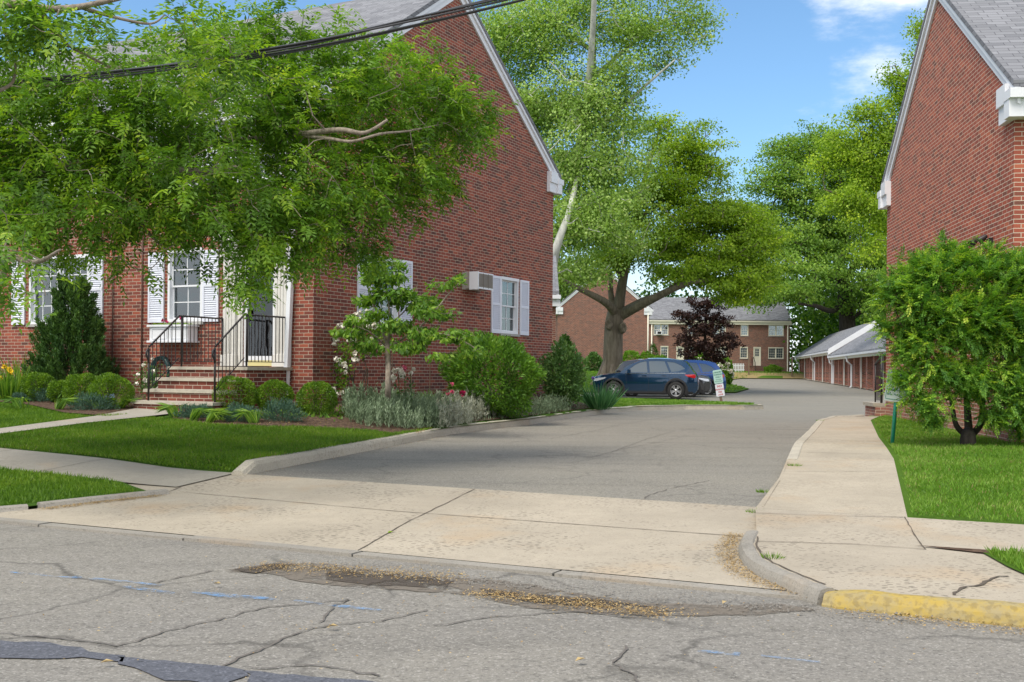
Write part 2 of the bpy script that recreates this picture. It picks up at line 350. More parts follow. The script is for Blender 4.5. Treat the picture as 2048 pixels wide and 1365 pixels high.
def concrete(name, base, spot=.6, stain=(.45,.30,.16), agg=0.):
    m, t = mat(name); b = NB(t); v = obj_vec(b)
    big = b.ramp(b.noise(v, .8, 8, .65), [(.3, (0,0,0)), (.7, (1,1,1))]); c = b.mix(big, [x*.80 for x in base], [min(1, x*1.08) for x in base])
    c = b.mix(b.m('MULTIPLY', b.ramp(b.noise(v, 9, 6, .75), [(.45, (0,0,0)), (.7, (1,1,1))]), .30), c, [x*.62 for x in base])
    st = b.ramp(b.noise(b.n('ShaderNodeMapping', {'Vector': v, 'Location': (3, 7, 0)}).outputs[0], .9, 5, .6), [(.56, (0,0,0)), (.72, (1,1,1))])
    c = b.mix(b.m('MULTIPLY', st, .40), c, stain)
    vo = b.n('ShaderNodeTexVoronoi', {'Vector': b.n('ShaderNodeMapping', {'Vector': v, 'Rotation': (0,0,R(26)), 'Scale': (1, 1.9, 1)}).outputs[0], 'Scale': 17.0, 'Randomness': 1.})
    dens = b.ramp(b.noise(v, 1.1, 4), [(.38, (.18,.18,.18)), (.62, (1,1,1))])
    sp = b.m('LESS_THAN', vo.outputs['Distance'], b.m('MULTIPLY', dens, .34))
    c = b.mix(b.m('MULTIPLY', sp, spot), c, [x*.40 for x in base])
    f = b.noise(v, 70, 3, .8); c = b.mix(b.m('MULTIPLY', b.ramp(f, [(.3, (1,1,1)), (.5, (0,0,0))]), min(1, .45+agg)), c, [x*.5 for x in base])
    b.out(c, .9, b.m('SUBTRACT', f, sp), .4, .006, spec=.25); return m
M['apron'] = concrete('apron_concrete', (.43,.375,.295), .8)
M['walk'] = concrete('walk_concrete', (.36,.33,.275), .35)
M['walkR'] = concrete('walk_concrete_warm', (.45,.392,.305), .35, agg=.2)
M['kerb'] = concrete('kerb_concrete', (.50,.455,.37), .5, agg=.5)
M['kerbgrey'] = concrete('kerb_grey', (.33,.305,.265), .4, agg=.4)
def yellow_kerb():
    m, t = mat('yellow_kerb_paint'); b = NB(t); v = obj_vec(b)
    n = b.noise(v, 7, 6, .7); c = b.mix(b.ramp(n, [(.40, (0,0,0)), (.62, (1,1,1))]), (.42,.30,.065), (.33,.27,.14))
    c = b.mix(b.m('MULTIPLY', b.ramp(b.noise(v, 30, 3), [(.5, (0,0,0)), (.62, (1,1,1))]), .4), c, (.16,.12,.05))
    b.out(c, .8, b.noise(v, 50), .4, .005); return m
M['yellow'] = yellow_kerb()
def soil(name, c1, c2):
    m, t = mat(name); b = NB(t); v = obj_vec(b)
    vo = b.n('ShaderNodeTexVoronoi', {'Vector': v, 'Scale': 26.}); s_ = b.n('ShaderNodeSeparateColor', {0: vo.outputs['Color']}).outputs[0]
    c = b.mix(s_, c1, c2); b.out(c, .95, s_, 1., .02, spec=.1); return m
M['mulch'] = soil('bark_mulch', (.045,.028,.02), (.15,.10,.07))
def turf(name, c1, c2, dry):
    m, t = mat(name); b = NB(t); v = obj_vec(b)
    n = b.noise(v, 1.3, 6, .65); f = b.noise(v, 45, 4, .8); c = b.mix(n, c1, c2); c = b.mix(b.m('MULTIPLY', f, .6), c, [x*.4 for x in c1])
    c = b.mix(b.m('MULTIPLY', b.ramp(b.noise(v, .5, 5, .6), [(.52, (0,0,0)), (.7, (1,1,1))]), .35), c, dry)
    b.out(c, .9, f, 1., .03, spec=.1); return m
M['turf'] = turf('turf', (.06,.13,.016), (.10,.21,.025), (.12,.20,.03))
M['turfback'] = turf('turf_back', (.06,.14,.015), (.13,.24,.025), (.24,.24,.07))
M['turfR'] = turf('turf_right', (.09,.19,.02), (.14,.27,.03), (.16,.26,.04))
M['dry'] = turf('dry_grass', (.35,.27,.12), (.42,.32,.15), (.20,.22,.06))
M['ground'] = turf('ground_cover', (.05,.09,.02), (.08,.13,.03), (.15,.15,.05))
def glass():
    m, t = mat('window_glass'); b = NB(t); v = obj_vec(b)
    gl = b.n('ShaderNodeBsdfGlossy', {'Color': (.85,.92,.95,1), 'Roughness': .03})
    bp = b.n('ShaderNodeBump', {'Strength': .15, 'Distance': .05, 'Height': b.noise(v, 1.5, 2)}); t.links.new(bp.outputs[0], gl.inputs['Normal'])
    tr = b.n('ShaderNodeBsdfTransparent', {'Color': (.72,.78,.76,1)})
    fr = b.n('ShaderNodeFresnel', {'IOR': 1.7}); fa = b.m('ADD', fr.outputs[0], .10)
    mx_ = b.n('ShaderNodeMixShader', {0: fa, 1: tr.outputs[0], 2: gl.outputs[0]})
    o = t.nodes.new('ShaderNodeOutputMaterial'); t.links.new(mx_.outputs[0], o.inputs[0]); return m
M['glass'] = glass()
M['doorglass'] = glass(); [setattr(n_.inputs['Color'], 'default_value', (.45,.48,.50,1)) for n_ in M['doorglass'].node_tree.nodes if n_.type in ('BSDF_TRANSPARENT', 'BSDF_GLOSSY')]
m_, t_ = mat('car_glass'); NB(t_).out((.04,.065,.085), .03, spec=1.0, coat=1.); M['carglass'] = m_
def carpaint(name, c, rough=.16, metal=.6):
    m, t = mat(name); b = NB(t); b.out(c, rough, metal=metal, coat=1.); return m
M['tyre'] = simple('tyre_rubber', (.018,.018,.018), .85)
M['rim'] = simple('alloy_rim', (.55,.55,.56), .3, metal=.9)
M['blackplastic'] = simple('black_plastic', (.02,.02,.022), .55)
M['chrome'] = simple('chrome_trim', (.7,.7,.72), .15, metal=1.)
M['redlamp'] = simple('tail_lamp_red', (.45,.01,.01), .15, coat=1.)
M['headlamp'] = simple('head_lamp', (.55,.58,.62), .1, metal=.4, coat=1.)

# ================================================================== ground heights
Cn = np.array([.438, .899]); Cu = np.array([.899, -.438]); C0 = np.array([1.74, 6.77])
def st(X, Y):
    return (X-C0[0])*Cn[0]+(Y-C0[1])*Cn[1], (X-C0[0])*Cu[0]+(Y-C0[1])*Cu[1]
def W2(s, t): return (C0[0]+Cn[0]*s+Cu[0]*t, C0[1]+Cn[1]*s+Cu[1]*t)
def HD(X, Y):
    X = np.asarray(X, float); Y = np.asarray(Y, float); s, t = st(X, Y)
    return np.interp(s, [0, 3.24], [0., .14])+np.interp(Y, [10, 14, 25, 36, 47, 61, 100, 115], [0, .02, .08, .07, .05, .22, .6, .75])*(s > 0)
DL = [(-3.0, 12.6), (-1.11, 20.24), (-.4, 22.1), (.42, 23.86), (1.5, 27.5), (2.93, 31.7), (3.9, 33.6), (5.4, 34.8), (7.3, 35.1), (8.0, 35.6), (8.0, 36.6), (6.4, 39), (2.6, 43.8), (2.2, 45.5), (2.0, 56), (11.5, 57.5), (14.0, 66), (15.5, 80), (19, 98), (22, 107), (34, 109)]
def dist_poly(X, Y, pl, closed=False):
    X = np.asarray(X, float); Y = np.asarray(Y, float); d = np.full(X.shape, 1e9)
    L = list(pl)+([pl[0]] if closed else [])
    for (x0, y0), (x1, y1) in zip(L[:-1], L[1:]):
        vx, vy = x1-x0, y1-y0; q = np.clip(((X-x0)*vx+(Y-y0)*vy)/(vx*vx+vy*vy), 0, 1)
        d = np.minimum(d, np.hypot(X-x0-q*vx, Y-y0-q*vy))
    return d
def smooth(x): x = np.clip(x, 0, 1); return x*x*(3-2*x)
def HL(X, Y):
    X = np.asarray(X, float); Y = np.asarray(Y, float); s, t = st(X, Y)
    z = np.interp(s, [0, .6, 3.24, 8.1, 10.2, 20, 45], [0, .03, .18, .41, .56, .9, 1.1])
    z = z+.03*np.clip(-6.9-t, 0, 10)*np.clip(s/3, 0, 1)
    wj = smooth((-6.8-t)/2.0); zj = (HD(X, Y)+.004)*(1-wj)+z*wj; kj = smooth((s-3.25)/.9); z = zj*(1-kj)+z*kj
    d = dist_poly(X, Y, DL); w = smooth(d/2.4)
    z2 = HD(X, Y)+.004+.126*smooth((s-3.2)/.5)
    zf = np.where(s > 3.1, z2*(1-w)+z*w, z)
    back = HD(X, Y)+.05+.80*smooth((d-.2)/5)
    k = smooth((Y-30)/6); isl = HD(X, Y)+.13
    zb = np.where((Y > 33) & (Y < 46) & (X > 1.8), isl, back)
    far = smooth((Y-100)/10); far = far*smooth(d/4); zb = zb*(1-far)+(1.45)*far
    return zf*(1-k)+zb*k
def HLw(X, Y): return HL(X, Y)
def HR(X, Y):
    X = np.asarray(X, float); s, t = st(X, np.asarray(Y, float))
    return np.interp(s, [0, .3, 3.2, 9.6, 20, 30], [0.075, .09, .16, .32, .42, .42])
def HP(X, Y):
    X = np.asarray(X, float); Y = np.asarray(Y, float); return np.where(in_poly(X, Y, [(-2.9, 12.4)]+DL[1:]+[(36, 109), (36, 12)]), -3, HL(X, Y))
def HS(X, Y): return np.asarray(X, float)*0.0
def HB(X, Y):
    X = np.asarray(X, float); Y = np.asarray(Y, float)
    return np.interp(Y, [-60, 7, 12, 47, 61, 100, 112, 140], [-.2, -.2, -.12, -.02, .1, .45, 1.2, 1.4])

def in_poly(X, Y, poly):
    X = np.asarray(X, float); Y = np.asarray(Y, float); c = np.zeros(X.shape, bool); n = len(poly)
    for i in range(n):
        x0, y0 = poly[i]; x1, y1 = poly[(i+1) % n]
        if y0 == y1: continue
        k = ((y0 > Y) != (y1 > Y)) & (X < (x1-x0)*(Y-y0)/(y1-y0)+x0); c ^= k
    return c
def resample(pl, step, closed=False):
    out = []; L = list(pl)+([pl[0]] if closed else [])
    for (a, b), (c, d) in zip(L[:-1], L[1:]):
        k = max(1, int(math.hypot(c-a, d-b)/step))
        out += [(a+(c-a)*i/k, b+(d-b)*i/k) for i in range(k)]
    if not closed: out.append(L[-1])
    return out
def sheet(name, poly, fn, step, material, off=0., parent=None, kind='structure'):
    bd = resample([tuple(p[:2]) for p in poly], step, True); n = len(bd)
    a = np.array(bd); x0, y0 = a.min(0); x1, y1 = a.max(0)
    gx, gy = np.meshgrid(np.arange(x0, x1, step), np.arange(y0, y1, step)); gx = gx.ravel()+.01; gy = gy.ravel()+.013
    k = in_poly(gx, gy, bd) & (dist_poly(gx, gy, bd, True) > step*.35)
    pts = bd+list(zip(gx[k], gy[k]))
    v, _, f, *_r = delaunay_2d_cdt([Vector(p) for p in pts], [(i, (i+1) % n) for i in range(n)], [], 0, 1e-5)
    V = np.array([(p.x, p.y) for p in v]); cen = np.array([V[list(t)].mean(0) for t in f])
    ins = in_poly(cen[:, 0], cen[:, 1], bd); z = fn(V[:, 0], V[:, 1])+off
    me = bpy.data.meshes.new(name); me.from_pydata([(p[0], p[1], zz) for p, zz in zip(V, z)], [], [t for t, q in zip(f, ins) if q])
    me.update(); o = link(name, me, material, parent)
    if me.polygons and me.polygons[0].normal.z < 0: me.flip_normals()
    if kind: o['kind'] = kind
    return o
def smooth_path(pl, k=6):
    P_ = [np.array(p[:2], float) for p in pl]; out = []
    for i in range(len(P_)-1):
        a, b, c, d = P_[max(i-1, 0)], P_[i], P_[i+1], P_[min(i+2, len(P_)-1)]
        for j in range(k):
            t = j/k; q = .5*((2*b)+(-a+c)*t+(2*a-5*b+4*c-d)*t*t+(-a+3*b-3*c+d)*t**3); out.append((float(q[0]), float(q[1])))
    out.append((float(P_[-1][0]), float(P_[-1][1]))); return out
def offset_path(pl, w):
    out = []
    for i, p in enumerate(pl):
        q = pl[min(i+1, len(pl)-1)]; o = pl[max(i-1, 0)]; dx, dy = q[0]-o[0], q[1]-o[1]; l = math.hypot(dx, dy) or 1
        out.append((p[0]-dy/l*w, p[1]+dx/l*w))
    return out
def jag(pl, step=.08, a=.03):
    q = resample([tuple(p[:2]) for p in pl], step, True); r_ = random.Random(3); x = 0; y = 0; out = []
    for p in q: x = x*.7+r_.uniform(-a, a); y = y*.7+r_.uniform(-a, a); out.append((p[0]+x, p[1]+y))
    return out
def ribbon(name, pl, width, fn, off, material, parent=None, jit=0., kind='structure', step=.12):
    pl = resample([tuple(p[:2]) for p in pl], step); rr = random.Random(len(pl)*7+int(pl[0][0]*100))
    mb = MB(); prev = None
    for i, p in enumerate(pl):
        q = pl[min(i+1, len(pl)-1)]; o = pl[max(i-1, 0)]; dx, dy = q[0]-o[0], q[1]-o[1]; l = math.hypot(dx, dy) or 1
        nx, ny = -dy/l, dx/l; j = rr.uniform(-jit, jit); w = width*(.5+rr.uniform(-.25, .25)*(1 if jit else 0))
        A = (p[0]+nx*(j+w), p[1]+ny*(j+w)); B = (p[0]+nx*(j-w), p[1]+ny*(j-w))
        A = (*A, float(fn(A[0], A[1]))+off); B = (*B, float(fn(B[0], B[1]))+off)
        if prev: mb.quad(prev[0], A, B, prev[1])
        prev = (A, B)
    o = mb.build(name, material, parent, uv=False)
    if kind and not parent: o['kind'] = kind
    return o
def kerb(name, pl, w, topfn, botfn, material, label, step=.35, rnd=.03, side=1, ends=True, parent=None):
    """concrete kerb: a rounded profile swept along the line; side=+1 puts its width to the left of travel"""
    pl = resample([tuple(p[:2]) for p in pl], step); mb = MB(); rings = []; rr = random.Random(5)
    for i, p in enumerate(pl):
        q = pl[min(i+1, len(pl)-1)]; o = pl[max(i-1, 0)]; dx, dy = q[0]-o[0], q[1]-o[1]; l = math.hypot(dx, dy) or 1
        nx, ny = -dy/l*side, dx/l*side
        zt = float(topfn(p[0], p[1])); zb = float(botfn(p[0], p[1])); h = zt-zb; zt += rr.uniform(-.006, .006)
        k = min(1, (i/max(1, len(pl)-1))*len(pl)*.35/.5)
        prof = [(0-.012, zb-.2), (-.004, zb), (.008, zt-rnd), (rnd*.6, zt-.008), (rnd*1.5, zt), (w-.02, zt), (w, zt-.02), (w, zb-.2)]
        rings.append([(p[0]+nx*a, p[1]+ny*a, z) for a, z in prof])
    n = len(rings[0])
    for a in rings: mb.v += a
    for i in range(len(rings)-1):
        for k in range(n-1): mb.f.append((i*n+k, i*n+k+1, (i+1)*n+k+1, (i+1)*n+k)); mb.sm.append(False)
    if ends:
        mb.f.append(tuple(range(n))); mb.f.append(tuple((len(rings)-1)*n+k for k in reversed(range(n)))); mb.sm += [False]*2
    o = mb.build(name, material, parent, uv=False)
    if label: tag(o, label, 'kerb')
    return o

# ================================================================== leaves, trees
def leafmesh(name, mat_, base, dirv, nrm, L, Wd, parent=None, rnd=None, wide=.45, fold=.15):
    N = len(base)
    if N == 0: return None
    dirv = dirv/np.linalg.norm(dirv, axis=1, keepdims=True)
    side = np.cross(dirv, nrm); side /= (np.linalg.norm(side, axis=1, keepdims=True)+1e-9)
    up = np.cross(side, dirv); L = np.broadcast_to(L, (N,))[:, None]; Wd = np.broadcast_to(Wd, (N,))[:, None]
    v = np.empty((N, 4, 3)); v[:, 0] = base
    v[:, 1] = base+dirv*L*wide+side*Wd*.5+up*Wd*fold; v[:, 2] = base+dirv*L; v[:, 3] = base+dirv*L*wide-side*Wd*.5+up*Wd*fold
    me = bpy.data.meshes.new(name); me.vertices.add(N*4); me.vertices.foreach_set('co', v.ravel())
    me.loops.add(N*4); me.loops.foreach_set('vertex_index', np.arange(N*4, dtype=np.int32))
    me.polygons.add(N); me.polygons.foreach_set('loop_start', np.arange(0, N*4, 4, dtype=np.int32)); me.polygons.foreach_set('loop_total', np.full(N, 4, np.int32))
    at = me.attributes.new('rnd', 'FLOAT', 'FACE'); at.data.foreach_set('value', (rng.random(N) if rnd is None else np.clip(rnd, 0, 1)).astype(np.float32))
    me.update(calc_edges=True); return link(name, me, mat_, parent)
def rdir(N, up=0., flat=1.):
    v = rng.normal(size=(N, 3)); v[:, 2] = v[:, 2]*flat; v /= np.linalg.norm(v, axis=1, keepdims=True); v[:, 2] += up
    return v/np.linalg.norm(v, axis=1, keepdims=True)
def compound(tips, dirs, k, Lr, leafL, leafW, droop=.35, shade=None):
    """pinnate leaves: returns base, dir, normal, length, width, rnd arrays"""
    M_ = len(tips); up = np.tile([0, 0, 1.], (M_, 1)); d = dirs/np.linalg.norm(dirs, axis=1, keepdims=True)
    sd = np.cross(d, up)+rng.normal(size=(M_, 3))*.15; sd /= np.linalg.norm(sd, axis=1, keepdims=True)
    B, D, Nn, LL, WW, RR = [], [], [], [], [], []
    r0 = rng.random(M_) if shade is None else shade
    for i in range(k+1):
        f = (i+.6)/(k+.6); pos = tips+d*Lr*f-up*(Lr*droop*f*f)
        tang = d-up*(2*droop*f); tang /= np.linalg.norm(tang, axis=1, keepdims=True)
        for sg in ((1, -1) if i < k else (0,)):
            dd = tang*(.55 if sg else 1)+sd*sg*.9-up*.18+rng.normal(size=(M_, 3))*.18
            B.append(pos); D.append(dd); nn = np.cross(sd, tang)+rng.normal(size=(M_, 3))*.3; nn *= np.sign(nn[:, 2:3]+1e-6); Nn.append(nn)
            sc = (1-.35*abs(f-.5))*rng.uniform(.8, 1.15, M_); LL.append(leafL*sc); WW.append(leafW*sc); RR.append(r0+rng.normal(size=M_)*.07)
    return [np.concatenate(a) for a in (B, D, Nn, LL, WW, RR)]
def sample_blobs(blobs, n, shell=.55, gap=.0, gscale=1.):
    """points spread through ellipsoids (cx,cy,cz,rx,ry,rz), denser towards the outside"""
    vol = np.array([b[3]*b[4]*b[5] for b in blobs])**.8; cnt = rng.multinomial(n, vol/vol.sum()); out = []
    for b, c in zip(blobs, cnt):
        v = rng.normal(size=(c, 3)); v /= np.linalg.norm(v, axis=1, keepdims=True)
        r = (shell+(1-shell)*rng.random(c))**.8 if shell > 0 else rng.random(c)**(1/3)
        bump = 1+.2*np.sin(v[:, 0]*7+b[0])*np.cos(v[:, 1]*6+b[1])+.15*np.sin(v[:, 2]*9+b[2]*3)+.10*rng.normal(size=c)
        r = r*bump; out.append(np.array(b[:3])+v*r[:, None]*np.array(b[3:6]))
    return np.concatenate(out)
def twig_network(mb, nodes, rads, targets, rtip, n=4, sag=.0, wob=.08):
    """join each target to the nearest wood already grown"""
    nodes = [np.array(p, float) for p in nodes]; rads = list(rads); A = np.array(nodes)
    d0 = np.min(np.linalg.norm(targets[:, None]-A[None], axis=2), axis=1); dirs = np.zeros_like(targets)
    buf = np.empty((len(A)+len(targets)*2, 3)); buf[:len(A)] = A; cnt = len(A)
    for i in np.argsort(d0):
        p = targets[i]; dd = np.linalg.norm(buf[:cnt]-p, axis=1); j = int(np.argmin(dd)); q = buf[j]; r = rads[j]*.72
        mid = (p+q)/2+rng.normal(size=3)*dd[j]*wob-np.array([0, 0, sag*dd[j]])
        r1 = max(rtip, min(r, rtip*2.2)); mb.tube([q, mid, p], [max(rtip, r1), max(rtip, (r1+rtip)/2), rtip], n, cap=False)
        buf[cnt] = mid; buf[cnt+1] = p; cnt += 2; rads += [r1, rtip]; dirs[i] = p-mid
    return dirs
def limb(mb, pts, r0, r1, n=10, k=5, wob=.0):
    """smooth limb through points; returns nodes and radii"""
    P_ = [np.array(p, float) for p in pts]; out = []
    for i in range(len(P_)-1):
        a = P_[max(i-1, 0)]; b = P_[i]; c = P_[i+1]; d = P_[min(i+2, len(P_)-1)]
        for j in range(k):
            t = j/k; out.append(.5*((2*b)+(-a+c)*t+(2*a-5*b+4*c-d)*t*t+(-a+3*b-3*c+d)*t**3))
    out.append(P_[-1]); m = len(out)
    if wob:
        for i in range(1, m-1): out[i] = out[i]+rng.normal(size=3)*wob
    rr = [r0+(r1-r0)*(i/(m-1))**.8 for i in range(m)]; mb.tube(out, rr, n); return out, rr
def tree(name, label, cat, base, limbs, blobs, nclus, spec, bark_, leaf_, group=None, rtip=.012, shell=.5, extra=None, flare=0, kind='simple', trim=None):
    """limbs: list of (points relative to world, r0, r1)"""
    e = empty(name, base, 0, label, cat, group); b = np.array(base)
    mb = MB(); nodes = []; rads = []
    for pts, r0, r1 in limbs:
        o, rr = limb(mb, [np.array(p)-b for p in pts], r0, r1); nodes += o; rads += rr
    if flare:
        for a in range(7):
            an = a*.9+.2; dx, dy = math.cos(an), math.sin(an)
            mb.tube([(dx*flare*.35, dy*flare*.35, flare*1.3), (dx*flare*.6, dy*flare*.6, flare*.45), (dx*flare*1.15, dy*flare*1.15, -.1)], [flare*.12, flare*.22, flare*.12], 6)
    T = sample_blobs(blobs, nclus, shell)
    if trim is not None: T = T[trim(T)]
    T = T-b; usable = [i for i in range(len(nodes)) if i > 3]
    dirs = twig_network(mb, [nodes[i] for i in usable], [rads[i] for i in usable], T, rtip)
    mb.build('trunk', bark_, e, uv=False)
    cen = T.mean(0); n = spec['per']; B = np.repeat(T, n, 0); outw = B-cen; outw /= (np.linalg.norm(outw, axis=1, keepdims=True)+1e-6)
    rc = np.repeat(rng.random(len(T)), n)
    if kind == 'compound':
        D = outw*.7+rdir(len(B), 0)*1.0; D[:, 2] -= spec.get('down', .0)
        B = B+rdir(len(B))*spec['spread']*rng.random((len(B), 1))
        a = compound(B, D, spec['k'], spec['Lr'], spec['L'], spec['W'], spec.get('droop', .35), rc*.55+rng.random(len(B))*.35)
        leafmesh('crown', leaf_, a[0], a[1], a[2], a[3], a[4], e, a[5])
    else:
        off = rdir(len(B))*(rng.random((len(B), 1))**.45)*spec['spread']*1.75; off[:, 2] *= spec.get('flat', .55); B2 = B+off
        D = outw*.5+rdir(len(B)); D[:, 2] -= spec.get('down', .25); Nn = rdir(len(B))*.7+outw*.55+np.array([0, -.15, .55])
        L = spec['L']*rng.uniform(.6, 1.2, len(B)); leafmesh('crown', leaf_, B2, D, Nn, L, L*spec.get('asp', .75), e, rc*.45+rng.random(len(B))*.55)
    return e
def bush(name, label, cat, base, rx, ry, rz, n, L, leaf_, asp=.5, group=None, cz=None, shell=.72, up=.35, noise=.12, stems=5, leafkind='simple', k=4, bark_=None, droop=.3, seed=0):
    """shrub: leaves through a lumpy dome on a few woody stems"""
    e = empty(name, base, 0, label, cat, group); cz = rz if cz is None else cz
    v = rng.normal(size=(n, 3)); v /= np.linalg.norm(v, axis=1, keepdims=True); r = (shell+(1-shell)*rng.random(n))
    ph = rng.random(6)*6; bump = 1+noise*(np.sin(v[:, 0]*5+ph[0])*np.cos(v[:, 1]*4+ph[1])+.8*np.sin(v[:, 2]*6+ph[2]+v[:, 0]*4)+.5*np.sin(v[:, 0]*13+ph[3])*np.sin(v[:, 2]*12+ph[4]))
    p = v*(r*bump)[:, None]*np.array([rx, ry, rz])+np.array([0, 0, cz]); keep = p[:, 2] > .01; p = p[keep]; v = v[keep]; m = len(p)
    D = v*.8+rdir(m)*.8; D[:, 2] += up; c = .25+.5*rng.random(m)+.12*np.sin(v[:, 0]*8+ph[5])
    if leafkind == 'compound':
        a = compound(p, D, k, L, L*.42, L*.14, droop, c); leafmesh('foliage', leaf_, a[0], a[1], a[2], a[3], a[4], e, a[5])
    else:
        LL = L*rng.uniform(.7, 1.2, m); leafmesh('foliage', leaf_, p, D, v+rdir(m)*.9, LL, LL*asp, e, c)
    mb = MB()
    for i in range(stems):
        a = i*2.4; q = rng.uniform(.3, .75); mb.tube([(.04*math.cos(a), .04*math.sin(a), -.05), (rx*.25*math.cos(a), ry*.25*math.sin(a), cz*.6), (rx*q*math.cos(a), ry*q*math.sin(a), cz+rz*.5)], [.02*rz+.006, .012*rz+.004, .004], 5)
    mb.build('stem', bark_ or M['bark'], e, uv=False); return e

def text_mesh(body, size, name, material, parent, loc, rot, extrude=.001, align='CENTER', bold=True, space=1.):
    cu = bpy.data.curves.new(name, 'FONT'); cu.body = body; cu.size = size; cu.extrude = extrude; cu.align_x = align; cu.space_line = space; cu.resolution_u = 3
    if bold: cu.offset = size*.02
    to = bpy.data.objects.new('tmp', cu); COL.objects.link(to); bpy.context.view_layer.update()
    me = bpy.data.meshes.new_from_object(to.evaluated_get(bpy.context.evaluated_depsgraph_get())); bpy.data.objects.remove(to)
    me.name = name; me.materials.clear(); o = link(name, me, material, parent); o.location = loc; o.rotation_euler = rot; return o
# ================================================================== GROUND
gy = np.concatenate([np.arange(-60, 160, 4.), [200, 300, 500, 800]]); gx = np.concatenate([[-800, -400, -200], np.arange(-120, 121, 8.), [200, 400, 800]])
mb = MB()
for i in range(len(gy)-1):
    for j in range(len(gx)-1):
        q = [(gx[j], gy[i]), (gx[j+1], gy[i]), (gx[j+1], gy[i+1]), (gx[j], gy[i+1])]
        mb.quad(*[(x, y, float(HB(x, y))-.15) for x, y in q])
mb.build('ground', M['ground'], uv=False)['kind'] = 'structure'
road = sheet('road', [W2(-.01, -70), W2(-.01, 60), W2(-16, 60), W2(-16, -70)], HS, .9, M['street'], off=-.012)
DR = [W2(3.12, -.98), (2.9, 12.2), (4.15, 16.5), (5.3, 20), (6.35, 23.3), (7.1, 24.9), (8.4, 26), (10, 26.6), (16, 29), (19.6, 52), (19.9, 59), (29.2, 113)]
drive = sheet('driveway', [W2(3.18, -6.98)]+DL[1:]+list(reversed(DR)), HD, .9, M['drive'], off=0.)
AP = [W2(.12, -7.35), W2(1.0, -6.95), W2(1.65, -6.75), W2(2.0, -7.6), W2(3.24, -7.5), W2(3.24, -6.9), W2(3.2, -.9), W2(1.75, -.66), W2(1.2, -.58), W2(.6, -.34), W2(.2, .0), W2(.12, .1)]
apron = sheet('driveway_apron', AP, HD, .3, M['apron'], off=.006)
mb = MB()
lip = MB(); ts = np.arange(-40, .15, 1.6)
for a in ts:
    b_ = .12 if a+1.6 > -.8 else a+1.59
    if a > -.8: continue
    k = random.uniform(-.004, .004)
    lip.hexa([(*W2(s_, t_), z_) for z_ in (-.1, .010+k) for s_, t_ in ((-.02, a), (-.02, b_-.006), (.118, b_-.006), (.118, a))])
lip.build('kerb_lip', M['kerbgrey'], uv=False)['kind'] = 'structure'
for nm, pl, j in [('joint', [W2(.12, -3.25), W2(1.3, -3.55), W2(3.2, -3.9)], .006), ('joint', [W2(1.9, -6.6), W2(1.75, -4), W2(1.75, -.75)], .003), ('joint', [W2(3.2, -6.98), W2(2.2, -6.85), W2(1.65, -6.62)], .002)]:
    ribbon(nm, pl, .010, HD, .010, M['joint'], apron, j)
walkl = sheet('pavement', [W2(2.12, -60), W2(2.12, -6.85), W2(3.22, -6.99), W2(3.25, -60)], HLw, .5, M['walk'], off=.012)
for t_ in (-8.9, -10.5, -12.1): ribbon('joint', [W2(2.14, t_), W2(3.23, t_-.05)], .009, HLw, .016, M['joint'], walkl)
vergel = sheet('verge', [W2(.13, -60), W2(.13, -7.4), W2(.5, -7.25), W2(1.05, -7.05), W2(1.7, -6.8), W2(2.10, -7.6), W2(2.10, -60)], HLw, .4, M['turf'], off=.02)
kerb('kerb', [W2(1.75, -6.6), W2(1.05, -6.93), W2(.62, -7.1)], .13, lambda x, y: HL(x, y)+.045, HD, M['kerbgrey'], 'low broken grey kerb stone between left grass verge and driveway apron', side=-1)
kerb('kerb', [W2(.52, -7.16), W2(.2, -7.38)], .15, lambda x, y: HL(x, y)+.04, HD, M['kerbgrey'], 'short loose grey kerb stone at the left end of the apron', side=-1)
FRONT = [W2(3.25, -40), W2(3.25, -7.02)]+DL[1:14]+[(-22, 45.5)]
sheet('lawn', FRONT, HL, .45, M['turf'])
sheet('back_lawn', [DL[13], DL[14], DL[15], DL[16], DL[17], DL[18], DL[19], (34, 109), (60, 112), (80, 150), (-60, 150), (-60, 45.5)], HL, 1.6, M['turfback'])
LH = (Vector((-3.7, 20.8, 0)), R(-27.3))
def LW(x, y):
    c, s_ = math.cos(LH[1]), math.sin(LH[1]); return (LH[0].x+x*c-y*s_, LH[0].y+x*s_+y*c)
gp = lambda x, y, f=HL: G(x, y, f)[:2]
fw = sheet('front_path', [LW(-2.28, -2.10), LW(-1.1, -2.10), gp(318, 834), gp(170, 850), gp(0, 872), gp(-200, 905), gp(-200, 890), gp(0, 861), gp(190, 836)], HL, .25, M['walk'], off=.03)
BEDR = [LW(-.5, -.05), LW(-.5, -2.1), gp(334, 826), gp(350, 842), gp(430, 853), gp(530, 857), gp(620, 858), gp(740, 864), (-1.9, 18.0), (-1.35, 20.2), (-.65, 22.1), (.2, 23.9), (1.3, 27.6), (2.6, 31.5), LW(0, 11), LW(0, 0)]
BEDL = [LW(-2.35, -.1), LW(-2.35, -2.15), gp(258, 829), gp(215, 834), gp(130, 828), gp(60, 812), gp(0, 806), gp(-150, 800), LW(-14, -.1)]
sheet('garden_bed', BEDR, HL, .3, M['mulch'], off=.022)
sheet('garden_bed', BEDL, HL, .3, M['mulch'], off=.022)
